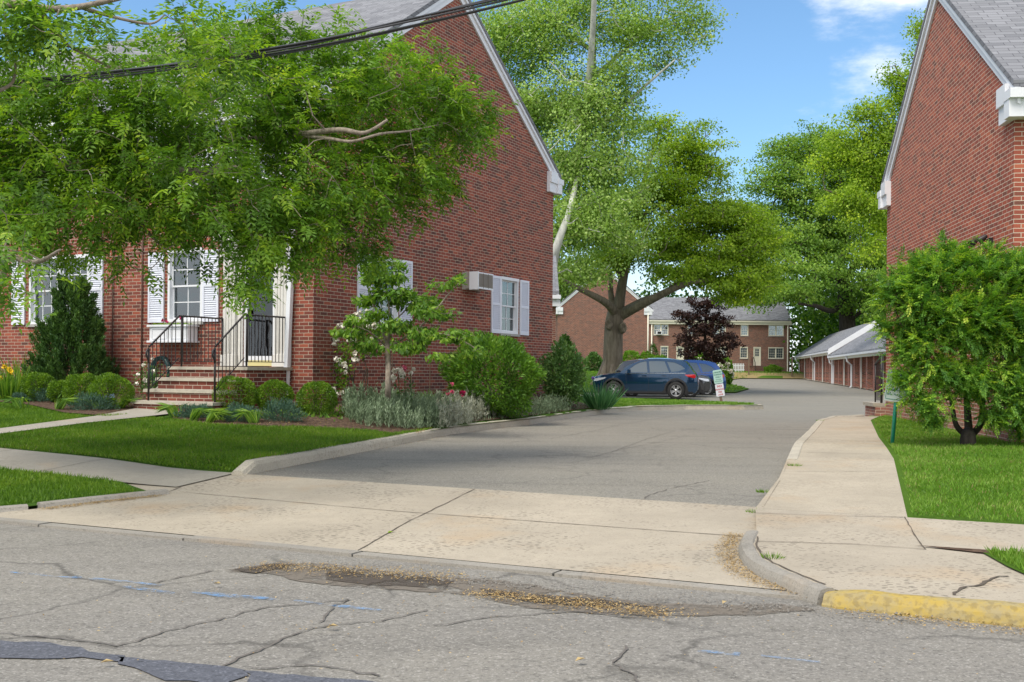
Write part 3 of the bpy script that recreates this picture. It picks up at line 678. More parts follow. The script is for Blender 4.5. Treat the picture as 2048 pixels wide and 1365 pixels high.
# right side pavement
KC = smooth_path([W2(1.75, -.78), W2(1.2, -.68), W2(.65, -.48), W2(.22, -.18), W2(-.13, .14)]); KY = smooth_path([W2(-.15, .17), W2(-.19, .6), W2(-.19, 3)])+[W2(-.19, 40)]
PR = [W2(3.03, -1.0)]+offset_path(KC, .10)[:-3]+offset_path(KY, .11)[1:-1]+[W2(-.05, 40), W2(3.03, 40), W2(3.03, .28)]
pr = sheet('pavement', PR, HR, .5, M['apron'], off=.0)
walk = sheet('footpath', [W2(3.034, -1.0), W2(3.034, .28), (4.85, 14.2), (5.9, 18), (7.5, 23.4), (8.2, 25.0), (7.12, 24.88), (6.37, 23.3), (5.32, 20), (4.17, 16.5), (2.92, 12.2)], HR, .4, M['walkR'], off=.0)
for a, b_, w_ in [((1562, 944), (1772, 944), .011), ((1588, 905), (1764, 910), .012), ((1608, 880), (1755, 884), .012), ((1634, 842), (1745, 842), .012)]:
    ribbon('joint', [gp(*a, HR), gp(*b_, HR)], w_, HR, .006, M['joint'], walk, .003)
for pl in ([(1502, 1027), (1640, 1033), (1806, 1036)], [(1510, 1084), (1700, 1090), (1850, 1100)], [(1810, 1036), (1826, 1066), (1850, 1100)]):
    ribbon('joint', [gp(*p, HR) for p in pl], .009, HR, .006, M['joint'], pr, .004)
ribbon('crack', [gp(*p, HR) for p in [(1905, 1192), (1925, 1178), (1960, 1172), (1985, 1160), (2000, 1155), (2018, 1155)]], .02, HR, .006, M['joint'], pr, .012, step=.05)
ribbon('crack', offset_path(KC, .132)[3:-2], .014, HR, .006, M['joint'], pr, .006)
DRK = [W2(3.15, -.98), (2.9, 12.2), (4.15, 16.5), (5.3, 20), (6.35, 23.3), (7.1, 24.9), (8.4, 26)]
kerb('kerb', [(3.45, 14.1), (4.15, 16.5), (5.3, 20), (6.35, 23.3), (7.1, 24.9), (7.9, 25.5)], .16, lambda x, y: HR(x, y)+.012, HD, M['kerb'], 'pale narrow kerb between driveway and right footpath', side=-1)
for a in ([W2(3.15, -1.0), (2.9, 12.2), (3.45, 14.1)],): 
    kerb('footpath_edge', a, .05, lambda x, y: HR(x, y)+.002, HD, M['walkR'], None, side=-1)['kind'] = 'structure'
kerb('kerb', KC, .125, lambda x, y: HR(x, y)+.009, HD, M['kerbgrey'], 'curved grey kerb where the apron meets the right pavement', side=1, step=.15, rnd=.04)
yk = kerb('kerb', KY, .14, lambda x, y: np.interp(st(x, y)[1], [.15, .35, .7], [.06, .088, .095]), lambda x, y: 0.0, M['yellow'], 'yellow painted street kerb at the lower right', side=1, step=.2, rnd=.05)
sheet('lawn', [W2(2.95, .16), (4.75, 14.2), (5.8, 18), (7.4, 23.4), (8.1, 25.4), (12, 26), (40, 20), W2(2.95, 40)], HR, .45, M['turfR'], off=-.008)
sheet('verge', [W2(1.5, .95), W2(1.05, 1.12), W2(.55, 1.36), W2(.32, 2.2), W2(.32, 30), W2(1.6, 30), W2(1.6, 1.3)], HR, .3, M['turfR'], off=.012)
sheet('bare_ground', [W2(1.62, .48), W2(1.5, .95), W2(1.6, 1.3), W2(1.66, 1.3)], HR, .2, M['mulch'], off=.010)
kerb('kerb', DL[:10]+[(8.05, 36.0)], .16, lambda x, y: HD(x, y)+.14*np.clip(math.hypot(x+3, y-12.6)/.25, .35, 1), HD, M['kerb'], 'long rough concrete kerb edging the left lawn and the driveway bend', side=1, step=.3, rnd=.05)
# drying grass at the far end of the driveway
ss = sheet('straw_strip', [(15.0, 78), (15.5, 80), (19, 98), (22, 107), (29.2, 108.2), (29.4, 110.6), (21, 109.5), (17.4, 100), (14.5, 84)], lambda x, y: HL(x, y)+.03, 1.2, M['dry'])
M['crackfill'] = simple('crack_fill', (.135,.12,.105), .95, var=.3, sc=20)
# cracks, seals and patches in the street
def gs(*pts): return [gp(x, y, HS) for x, y in pts]
sheet('tar_seal', jag(gs((-200, 1270), (60, 1282), (150, 1292), (235, 1310), (225, 1326), (150, 1318), (0, 1312), (-200, 1300))), HS, .15, M['tar'], off=-.006, parent=road, kind=None)
sheet('tar_seal', jag(gs((240, 1312), (380, 1322), (480, 1336), (486, 1350), (440, 1368), (330, 1356), (220, 1330))), HS, .15, M['tar'], off=-.006, parent=road, kind=None)
sheet('tar_seal', jag(gs((492, 1340), (640, 1350), (760, 1362), (900, 1375), (900, 1400), (640, 1378), (488, 1364))), HS, .15, M['tar'], off=-.006, parent=road, kind=None)
for pl, w in [([(240, 1290), (330, 1262), (450, 1235), (520, 1215), (620, 1205), (700, 1198)], .012), ([(440, 1330), (540, 1290), (600, 1262), (660, 1248), (760, 1240), (860, 1220)], .012), ([(430, 1140), (360, 1152), (300, 1166)], .012),
              ([(1250, 1290), (1232, 1325), (1290, 1370)], .012), ([(-50, 1260), (120, 1275), (240, 1290)], .012), ([(870, 1250), (980, 1232), (1150, 1222), (1300, 1236)], .012), ([(700, 1198), (660, 1215), (640, 1245)], .012), ([(500, 1335), (620, 1330), (760, 1350)], .012)]:
    ribbon('crack', gs(*pl), w, HS, -.005, M['crackfill'], road, .02, step=.05)
sheet('worn_patch', jag(gs((430, 1142), (560, 1122), (660, 1126), (760, 1142), (900, 1152), (1000, 1162), (1150, 1185), (1330, 1206), (1560, 1206), (1640, 1218), (1500, 1228), (1240, 1228), (1050, 1212), (960, 1190), (860, 1180), (700, 1172), (600, 1160), (520, 1146))), HS, .12, M['patch'], off=-.007, parent=road, kind=None)
M['patch2'] = broken('dark_loose_asphalt', (.065,.056,.048))
for pl in (gs((640, 1135), (760, 1146), (900, 1160), (880, 1178), (760, 1172), (650, 1158)), gs((960, 1176), (1150, 1194), (1330, 1214), (1240, 1216), (1060, 1202), (960, 1190)), gs((470, 1138), (560, 1126), (600, 1130), (500, 1146))):
    sheet('worn_patch', jag(pl), HS, .1, M['patch2'], off=-.003, parent=road, kind=None)
def bluepaint():
    m, t = mat('blue_marking'); b = NB(t); v = obj_vec(b); n = b.noise(v, 9, 6, .7)
    pr_ = b.n('ShaderNodeBsdfDiffuse', {'Color': (.15,.34,.62,1)}); tr = b.n('ShaderNodeBsdfTransparent')
    k = b.ramp(n, [(.44, (0,0,0)), (.62, (.55,.55,.55))]); mx_ = b.n('ShaderNodeMixShader', {0: k, 1: tr.outputs[0], 2: pr_.outputs[0]})
    o = t.nodes.new('ShaderNodeOutputMaterial'); t.links.new(mx_.outputs[0], o.inputs[0]); return m
M['blue'] = bluepaint()
for pl, w in [([(145, 1153), (230, 1160), (325, 1170)], .05), ([(20, 1144), (110, 1152), (200, 1158)], .03), ([(250, 1172), (330, 1184), (345, 1186)], .05), ([(385, 1182), (450, 1190), (560, 1198)], .07), ([(590, 1200), (650, 1208), (760, 1220)], .05), ([(1395, 1302), (1480, 1308)], .05), ([(1522, 1310), (1640, 1324)], .05)]:
    ribbon('blue_marking', gs(*pl), w, HS, -.004, M['blue'], road, .006)
for pl in ([(1100, 878), (1190, 862), (1240, 850), (1330, 836), (1400, 822)], [(1285, 1002), (1300, 990), (1340, 978), (1420, 962)], [(1175, 918), (1240, 900), (1300, 888), (1380, 872)], [(1225, 904), (1290, 880), (1350, 862)]):
    ribbon('crack', [gp(*q_, HD) for q_ in pl], .010, HD, .004, M['crackfill'], drive, .02, step=.07)
# ================================================================== BUILDINGS
def wall_open(mb, fc, u0, u1, z0, z1, ops, reveal=.1):
    o, U, N = fc; g = lambda u, d, z: (o[0]+U[0]*u+N[0]*d, o[1]+U[1]*u+N[1]*d, z)
    us = sorted({u0, u1, *[a for q in ops for a in q[:2]]}); zs = sorted({z0, z1, *[a for q in ops for a in q[2:4]]})
    for a, b in zip(us[:-1], us[1:]):
        for c, d in zip(zs[:-1], zs[1:]):
            if any(q[0] <= a and b <= q[1] and q[2] <= c and d <= q[3] for q in ops): continue
            mb.quad(g(a,0,c), g(b,0,c), g(b,0,d), g(a,0,d))
    for a, b, c, d in ops:
        mb.quad(g(a,0,c), g(a,-reveal,c), g(a,-reveal,d), g(a,0,d)); mb.quad(g(b,0,c), g(b,-reveal,c), g(b,-reveal,d), g(b,0,d))
        mb.quad(g(a,0,c), g(b,0,c), g(b,-reveal,c), g(a,-reveal,c)); mb.quad(g(a,0,d), g(b,0,d), g(b,-reveal,d), g(a,-reveal,d))
def window(fc, u0, u1, z0, z1, parent, units=1, nx=2, ny=2, sill=True, curtain='curtain', cw=.28, head=.06, frame='white', low=True, lowgrid=True):
    """double-hung sash window set in an opening"""
    fr = MB(); c = .055
    fr.fbox(fc, u0, u0+c, z0, z1, -.10, .015); fr.fbox(fc, u1-c, u1, z0, z1, -.10, .015); fr.fbox(fc, u0-.01, u1+.01, z1-head, z1+.012, -.10, .03); fr.fbox(fc, u0+c, u1-c, z0, z0+.05, -.10, .02)
    wu = (u1-u0-2*c)/units
    for k in range(1, units): fr.fbox(fc, u0+c+wu*k-.05, u0+c+wu*k+.05, z0+.05, z1-head, -.10, .012)
    frame_o = fr.build('window', M[frame], parent)
    for k in range(units):
        a = u0+c+wu*k+(.05 if k else 0); b = u0+c+wu*(k+1)-(.05 if k < units-1 else 0); zb = z0+.05; zt = z1-head; zm = (zb+zt)/2; sm = MB(); t = .035
        for lo, hi, dd in ((zm-.02, zt, -.045), (zb, zm+.02, -.075)):
            sm.fbox(fc, a, a+t, lo, hi, dd-.03, dd); sm.fbox(fc, b-t, b, lo, hi, dd-.03, dd); sm.fbox(fc, a+t, b-t, lo, lo+t, dd-.03, dd); sm.fbox(fc, a+t, b-t, hi-t, hi, dd-.03, dd)
            if dd > -.06 or lowgrid:
                for i in range(1, nx): x = a+(b-a)*i/nx; sm.fbox(fc, x-.009, x+.009, lo+t, hi-t, dd-.022, dd-.006)
                for i in range(1, ny): z = lo+(hi-lo)*i/ny; sm.fbox(fc, a+t, b-t, z-.009, z+.009, dd-.0225, dd-.0055)
        sm.build('sash', M[frame], frame_o)
        gl = MB(); gl.fbox(fc, a+.02, b-.02, zm, zt-.01, -.064, -.060); gl.fbox(fc, a+.02, b-.02, zb+.01, zm, -.094, -.090); gl.build('pane', M['glass'], frame_o)
        if curtain:
            cu = MB(); o, U, N = fc
            for s0, s1 in ((a, a+(b-a)*cw), (b-(b-a)*cw, b)):
                n = 14; pr_ = None
                for i in range(n+1):
                    u = s0+(s1-s0)*i/n; d = -.16+.018*math.sin(i*1.9+s0*9); p = (o[0]+U[0]*u+N[0]*d, o[1]+U[1]*u+N[1]*d)
                    if pr_: cu.quad((*pr_, zb), (*p, zb), (*p, zt), (*pr_, zt), smooth=True)
                    pr_ = p
            cu.build('curtain', M[curtain], frame_o)
    if sill:
        s = MB(); s.fbox(fc, u0-.05, u1+.05, z0-.06, z0+.0, -.095, .05); s.build('sill', M['sillstone'], frame_o)
    return frame_o
def shutter(fc, u0, u1, z0, z1, parent):
    s = MB(); w = .045; d0, d1 = .006, .04
    s.fbox(fc, u0, u0+w, z0, z1, d0, d1); s.fbox(fc, u1-w, u1, z0, z1, d0, d1); s.fbox(fc, u0+w, u1-w, z1-.06, z1, d0, d1); s.fbox(fc, u0+w, u1-w, z0, z0+.08, d0, d1)
    zm = (z0+z1)/2-.02; s.fbox(fc, u0+w, u1-w, zm, zm+.05, d0, d1)
    o, U, N = fc; g = lambda u, d, z: (o[0]+U[0]*u+N[0]*d, o[1]+U[1]*u+N[1]*d, z)
    for a, b in ((z0+.08, zm), (zm+.05, z1-.06)):
        n = int((b-a)/.042); h = (b-a)/n
        for i in range(n):
            z = a+h*i; s.quad(g(u0+w, d1-.006, z+.002), g(u1-w, d1-.006, z+.002), g(u1-w, d0+.006, z+h*1.02), g(u0+w, d0+.006, z+h*1.02))
        s.fbox(fc, u0+w, u1-w, a, b, d0-.003, d0+.004)
    return s.build('shutter', M['shutter'], parent)
def gable_roof(root, x0, x1, D, ze, sl, oh=.28, og=.10, th=.10, facing=1, gables=(1,), ret=True, trim='white'):
    """roof slabs, rake boards and boxed eaves for a house with ridge along x"""
    h = D/2; rt = lambda y: ze+sl*(h-abs(y-h))
    a, b = x0-(og if facing < 0 or len(gables) > 1 else 0), x1+(og if facing > 0 or len(gables) > 1 else 0)
    r = MB()
    for s in (0, 1):
        ya, yb = (-oh, h) if s == 0 else (D+oh, h); za, zb = rt(-oh), rt(h)
        r.hexa([(a,ya,za), (b,ya,za), (b,yb,zb), (a,yb,zb), (a,ya,za+th), (b,ya,za+th), (b,yb,zb+th), (a,yb,zb+th)])
    ro = r.build('roof', M['roof'], root)
    for g_ in gables:
        xg = x1 if g_ > 0 else x0; t = MB(); sg = g_
        for s in (0, 1):
            ya, yb = (-oh, h) if s == 0 else (D+oh, h)
            for w_, k_, dz in ((.045, .24, 0), (.085, .09, .001)):
                xa, xb = xg+sg*.003, xg+sg*w_
                t.hexa([(xa,ya,rt(-oh)-k_), (xb,ya,rt(-oh)-k_), (xb,yb,rt(h)-k_), (xa,yb,rt(h)-k_), (xa,ya,rt(-oh)-dz-.002), (xb,ya,rt(-oh)-dz-.002), (xb,yb,rt(h)-dz-.002), (xa,yb,rt(h)-dz-.002)])
        t.build('rake_board', M[trim], root)
    ec = rt(-oh)
    for ya, yb in ((-oh-.05, .0), (D, D+oh+.05)):
        c = MB()
        fy = (ya, yb)
        xa = a+.02 if facing > 0 else a-.06; xb = b+.06 if facing > 0 else b-.02
        c.box(xa, xb, *fy, ec-.16, ec-.02); m0 = fy[0]+.09 if ya < 0 else fy[0]; m1 = fy[1] if ya < 0 else fy[1]-.09
        c.box(xa+.01, xb-.01, m0, m1, ec-.42, ec-.161)
        if ret:
            for g_ in gables:
                xg = x1 if g_ > 0 else x0; q0, q1 = (0, .42) if ya < 0 else (D-.42, D); lo, hi = sorted((xg+g_*.004, xg+g_*.10)); lo2, hi2 = sorted((xg+g_*.004, xg+g_*.14))
                c.box(lo, hi, q0+.001, q1, ec-.42, ec-.17); c.box(lo2, hi2, q0+.001, q1-.0, ec-.169, ec+.12)
        c.build('cornice', M[trim], root)
    return rt
def brick_shell(root, x0, x1, D, zb, ze, sl, bm_, fops=(), gops=(), gside=1, far_close=True):
    w = MB(); F0 = ((0, 0), (1, 0), (0, -1)); wall_open(w, F0, x0, x1, zb, ze-.12, list(fops))
    xg = x1 if gside > 0 else x0; xo = x0 if gside > 0 else x1
    G0 = ((xg, 0), (0, 1), (gside, 0)); wall_open(w, G0, 0, D, zb, ze-.12, list(gops))
    for x in (xg, xo): w.quad((x, 0, ze-.12), (x, D, ze-.12), (x, D, ze), (x, D/2, ze+sl*D/2), (x, 0, ze))
    w.quad((xo, 0, zb), (xo, D, zb), (xo, D, ze), (xo, 0, ze)); w.quad((x0, D, zb), (x1, D, zb), (x1, D, ze), (x0, D, ze)); w.quad((x0, 0, ze-.12), (x1, 0, ze-.12), (x1, 0, ze), (x0, 0, ze))
    w.build('wall', bm_, root)
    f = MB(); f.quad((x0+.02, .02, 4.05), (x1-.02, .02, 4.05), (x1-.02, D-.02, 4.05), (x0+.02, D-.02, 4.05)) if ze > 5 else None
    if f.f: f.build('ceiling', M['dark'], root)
    return F0, G0
# ---- left house
lh = empty('brick_house', LH[0], LH[1], 'maroon brick house on the left with white shutters and steep grey gable roof', 'house')
D1 = 10.4; ZE1 = 6.72; SL = .645
fw1 = [(-7.63, -5.82, 2.28, 3.72), (-3.61, -2.70, 2.28, 3.72), (-1.66, -.86, 1.40, 3.55), (-7.45, -6.0, 4.95, 6.2), (-3.61, -2.70, 4.95, 6.2), (-1.55, -.75, 4.95, 6.2), (-12.2, -11.3, 2.28, 3.72), (-12.2, -11.3, 4.95, 6.2)]
gw1 = [(1.85, 2.85, 2.28, 3.64), (7.42, 8.36, 2.28, 3.66)]
F1, G1 = brick_shell(lh, -26, 0, D1, .1, ZE1, SL, M['brickL'], fw1, gw1, 1)
gable_roof(lh, -26, 0, D1, ZE1, SL)
window(F1, *fw1[0], lh, units=2, nx=3, ny=2); window(F1, *fw1[1], lh, nx=2, ny=2, cw=.5); window(F1, *fw1[3], lh, units=2, nx=3)
for q in fw1[4:]: window(F1, *q, lh, nx=3)
window(G1, *gw1[0], lh, nx=2, cw=.5); window(G1, *gw1[1], lh, nx=2, cw=.48)
for a, b, c, d in [(-8.16, -7.75, 2.27, 3.68), (-5.80, -5.40, 2.27, 3.68), (-4.12, -3.70, 2.27, 3.68), (-2.68, -2.27, 2.27, 3.68), (-12.7, -12.25, 2.27, 3.68), (-11.25, -10.85, 2.27, 3.68),
                   (-7.95, -7.52, 4.95, 6.2), (-5.93, -5.5, 4.95, 6.2), (-4.1, -3.68, 4.95, 6.2), (-2.63, -2.2, 4.95, 6.2), (-2.05, -1.62, 4.95, 6.2), (-.68, -.28, 4.95, 6.2)]: shutter(F1, a, b, c, d, lh)
for a, b in [(1.38, 1.80), (2.90, 3.36), (6.92, 7.38), (8.44, 8.92)]: shutter(G1, a, b, 2.27, 3.66, lh)
db = MB()                                            # pilastered door surround
db.fbox(F1, -2.10, -1.80, 1.40, 3.5, .002, .09); db.fbox(F1, -2.13, -1.77, 1.40, 1.62, .001, .12); db.fbox(F1, -.84, -.56, 1.40, 3.5, .002, .09); db.fbox(F1, -.87, -.53, 1.40, 1.62, .001, .12)
db.fbox(F1, -2.1, -2.09, 1.7, 1.71, .001, .002)
for u in (-2.05, -1.98, -1.91, -.80, -.73, -.66): db.fbox(F1, u, u+.03, 1.66, 3.42, .089, .104)
db.fbox(F1, -1.80, -1.665, 1.40, 3.56, -.02, .03); db.fbox(F1, -.855, -.84, 1.40, 3.56, -.02, .03); db.fbox(F1, -.56, -.50, 1.40, 3.5, .001, .05)
db.fbox(F1, -2.16, -.50, 3.501, 3.82, .003, .12); db.fbox(F1, -2.25, -.41, 3.821, 3.93, .003, .22)
n0 = len(db.v); db.v += [(-2.25, -.003, 3.931), (-.41, -.003, 3.931), (-1.33, -.003, 4.45), (-2.25, -.2, 3.931), (-.41, -.2, 3.931), (-1.33, -.2, 4.45)]
for f_ in ((0,1,2), (5,4,3), (0,3,4,1), (1,4,5,2), (2,5,3,0)): db.f.append(tuple(n0+i for i in f_)); db.sm.append(False)
db.build('door_surround', M['oldwhite'], lh)
dd = MB(); dd.fbox(F1, -1.655, -1.56, 1.41, 3.54, -.06, -.01); dd.fbox(F1, -.96, -.865, 1.41, 3.54, -.06, -.01); dd.fbox(F1, -1.56, -.96, 3.42, 3.54, -.06, -.01); dd.fbox(F1, -1.56, -.96, 1.52, 1.60, -.06, -.012)
door = dd.build('storm_door', M['white'], lh)
k = MB(); k.fbox(F1, -1.56, -.96, 1.41, 1.52, -.055, -.015); k.build('kick_plate', M['yellowpaint'], door)
k = MB(); k.fbox(F1, -1.56, -.96, 1.60, 3.42, -.04, -.035); k.build('pane', M['doorglass'], door)
k = MB(); k.fbox(F1, -1.64, -.88, 1.42, 1.85, -.25, -.2); k.build('inner_door_panel', M['yellowpaint'], door)
k = MB(); k.fbox(F1, -1.40, -1.08, 2.30, 2.37, -.199, -.185); k.build('mail_slot', M['yellowpaint'], door)
k = MB(); k.fbox(F1, -1.64, -.88, 1.851, 3.5, -.25, -.21); [k.fbox(F1, -1.4+.18*i, -1.39+.18*i, 1.9, 3.4, -.209, -.200) for i in range(3)]; k.build('inner_door', simple('door_grey', (.10,.12,.13), .5), door)
k = MB(); k.fbox(F1, -1.54, -1.50, 2.35, 2.50, -.01, .03); k.build('handle', M['iron'], door)
k = MB()                                             # downspout, kicked out at the foot
k.tube([(-.40, -.16, 6.35), (-.43, -.09, 5.9), (-.44, -.09, 3.6), (-.545, -.10, .85), (-.56, -.30, .74)], .062, 4); k.build('downspout', M['white'], lh)
for u, z0 in ((-5.11, .9), (-4.29, .9)):
    k = MB(); k.tube([(u, -.03, z0), (u, -.03, 6.2)], .014, 6); k.build('conduit', simple('conduit_brown', (.16,.09,.07), .6), lh)
ac = MB(); ac.fbox(G1, 5.53, 6.26, 3.22, 3.62, 0, .09); ac.fbox(G1, 5.55, 6.24, 3.24, 3.60, .09, .42)
a_ = ac.build('air_conditioner', M['beige'], lh)
k = MB(); k.fbox(G1, 5.53, 6.25, 3.23, 3.27, .421, .43); k.fbox(G1, 5.51, 5.549, 3.21, 3.62, .20, .43); k.fbox(G1, 5.55, 6.25, 3.58, 3.61, .421, .43); k.build('casing', M['white'], a_)
k = MB(); [k.fbox(G1, 5.56, 6.23, 3.275+.02*i, 3.287+.02*i, .421, .427) for i in range(15)]; [k.fbox(G1, 5.76+.24*i, 5.775+.24*i, 3.25, 3.59, .4305, .436) for i in range(2)]; k.build('grille', simple('grille_grey', (.22,.19,.16), .6), a_)
bx = MB(); bx.fbox(F1, -3.80, -2.80, 1.90, 2.17, .03, .30); bx.fbox(F1, -3.84, -2.76, 2.171, 2.21, .01, .34); bx.fbox(F1, -3.84, -2.76, 1.86, 1.899, .01, .34)
for a, b in ((-3.74, -3.34), (-3.26, -2.86)):
    bx.fbox(F1, a, b, 1.93, 1.945, .301, .312); bx.fbox(F1, a, b, 2.125, 2.14, .301, .312); bx.fbox(F1, a, a+.015, 1.946, 2.124, .301, .312); bx.fbox(F1, b-.015, b, 1.946, 2.124, .301, .312)
bxo = bx.build('window_box', M['white'], lh)
v = np.column_stack([rng.uniform(-3.76, -2.84, 260), -rng.uniform(.06, .30, 260), np.full(260, 2.2)]); leafmesh('plants', M['l_dog'], v, rdir(260, .8), rdir(260, .5), .06, .03, bxo)
v = np.array([[-3.03, -.25, 2.33], [-3.55, -.2, 2.30], [-3.42, -.22, 2.27]]); [leafmesh('bloom', M['redflower'], np.repeat(v[i_:i_+1], 14, 0), rdir(14), rdir(14), .045, .035, bxo) for i_ in range(3)]
k = MB(); hp = []
for i in range(300):
    an = i*.2; tn = int(an/6.2832); r_ = .225+.012*((tn*7) % 5); hp.append((-3.72+.01*((tn*3) % 4)+r_*math.cos(an)*.9, -.05-.012*((tn*5) % 7), 1.28+r_*1.15*math.sin(an)))
k.tube(hp, .013, 5); hz_ = k.build('garden_hose', M['hose']); hz_.location = LH[0]; hz_.rotation_euler = (0, 0, LH[1]); tag(hz_, 'dark green garden hose coiled on the wall left of the steps', 'hose')
# small porch rail at the extreme left
# ---- front steps
stp = empty('front_steps', LH[0], LH[1], 'brick front steps with stone treads and black iron railings', 'steps')
bs = MB(); tr_ = MB()
LV = [(-1.25, 0, 1.39), (-1.54, -1.25, 1.185), (-1.83, -1.54, .98), (-2.12, -1.83, .775)]
for i, (y0, y1, z) in enumerate(LV):
    y1 = -.005 if i == 0 else y1
    xr = -.5-.002*i; xl = -2.33-.002*i
    bs.box(xl, xr, y0+.001*i, y1-.002 if i else y1, .2, z-.06)
    m = MB(); n = 14; x_0, x_1 = xl-.04, xr+.04
    m.hexa([(x_0, y0-.035, z-.06), (x_1, y0-.035, z-.06), (x_1, y1, z-.06), (x_0, y1, z-.06), (x_0, y0-.025, z-.004), (x_1, y0-.025, z-.004), (x_1, y1, z), (x_0, y1, z)])
    m.build('tread', M['stone'], stp)
bs.build('brick_base', M['brickS'], stp)
def railing(pts_top, post_at, gap_z, name='railing', balus=None):
    pass
def rail_run(mb, a, b, za, zb, h, n, off=.10):
    (x0, y0), (x1, y1) = a, b; mb.tube([(x0, y0, za+h), (x1, y1, zb+h)], .018, 6); mb.tube([(x0, y0, za+off), (x1, y1, zb+off)], .010, 4)
    for i in range(1, n):
        t = i/n; x = x0+(x1-x0)*t; y = y0+(y1-y0)*t; z = za+(zb-za)*t; mb.tube([(x, y, z+off), (x, y, z+h)], .0075, 4, cap=False)
for xs in (-2.10, -.56):
    r = MB(); xf = xs+(.0)
    r.tube([(xf, -2.00, .77), (xf, -2.00, 1.70)], .018, 6); r.tube([(xf, -1.19, 1.38), (xf, -1.19, 2.33)], .018, 6); r.tube([(xf, -.10, 1.38), (xf, -.10, 2.33)], .018, 6)
    rail_run(r, (xf, -2.00), (xf, -1.25), .80, 1.39, .93, 8, .16); rail_run(r, (xf, -1.25), (xf, -.10), 1.39, 1.39, .93, 12, .09)
    r.tube([(xf, -2.0, 1.70), (xf, -2.05, 1.66), (xf, -2.06, 1.58), (xf, -2.01, 1.50), (xf, -2.0, 1.44)], .020, 6)
    r.tube([(xf, -.10, 2.31), (xf, -.02, 2.30), (xf, -.02, 2.2), (xf, -.08, 2.1)], .012, 6)
    r.build('railing', M['iron'], stp)
dm = MB(); dm.box(-1.7, -.85, -.75, -.2, 1.392, 1.405); o = dm.build('doormat', simple('doormat', (.06,.05,.05), .95)); o.location = LH[0]; o.rotation_euler = (0, 0, LH[1]); tag(o, 'dark flat doormat on the top step before the door', 'mat')
# ---- building behind the left house
bh = empty('brick_building', (1.55, 40, .0), 0, 'narrow glimpse of brown brick building with white cornice behind the left house', 'building')
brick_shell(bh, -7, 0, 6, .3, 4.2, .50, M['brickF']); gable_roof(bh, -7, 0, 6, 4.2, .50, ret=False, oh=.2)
# ---- right house
RA = R(-7.0)
rh = empty('brick_house', (7.37, 16.5, 0), RA, 'red brick gable house on the right with white eaves, no windows facing the driveway', 'house')
F2, G2 = brick_shell(rh, 0, 18, 8.9, .0, 5.72, .655, M['brickR'], [(3.2, 4.2, 2.2, 3.6), (3.2, 4.2, 4.2, 5.3), (8, 9, 2.2, 3.6)], [], -1)
window(F2, 3.2, 4.2, 2.2, 3.6, rh, nx=3); window(F2, 3.2, 4.2, 4.2, 5.3, rh, nx=3); window(F2, 8, 9, 2.2, 3.6, rh, nx=3)
gable_roof(rh, 0, 18, 8.9, 5.72, .655, facing=-1, gables=(-1,))
k = MB(); k.box(-.06, -.0, -.0, 8.9, -.1, .42) if False else None
fl = MB(); fl.box(-.06, -.002, .97, 1.07, 3.40, 3.50); fl.tube([(-.06, 1.02, 3.45), (-.12, 1.02, 3.47), (-.14, .85, 3.50)], .02, 6); fl.tube([(-.12, 1.02, 3.47), (-.14, 1.22, 3.52)], .02, 6)
flo = fl.build('floodlight', M['iron'], rh)
for yy, ang in ((.80, -.35), (1.30, .5)):
    h_ = MB(); h_.lathe([(.02, -.02), (.035, 0), (.055, .10), (.065, .13), (.055, .125), (0, .10)], n=14); o = h_.build('lamp_head', M['iron'], flo); o.location = (-.16, yy, 3.5); o.rotation_euler = (R(115)*(1 if ang > 0 else -1)*.0, R(-125), ang)
sb = MB(); sb.box(-.22, 1.2, 8.905, 10.1, .1, .62); rb = empty('side_stoop', (7.37, 16.5, 0), RA, 'small brick side stoop with black rail behind the right house corner', 'steps')
sb.build('brick_base', M['brickR'], rb); k = MB(); k.box(-.27, 1.2, 8.90, 10.15, .621, .70); k.build('landing', M['stone'], rb)
k = MB(); k.tube([(-.07, 9.0, .7), (-.07, 9.0, 1.85)], .028, 6); k.tube([(-.07, 9.7, .7), (-.07, 9.7, 1.6)], .018, 6); k.tube([(-.07, 9.0, 1.83), (-.09, 9.2, 1.7), (-.07, 9.7, 1.6)], .026, 6); [k.tube([(-.07, 9+.12*i, .75), (-.07, 9+.12*i, 1.62)], .009, 4) for i in range(1, 6)]; k.build('railing', M['iron'], rb)
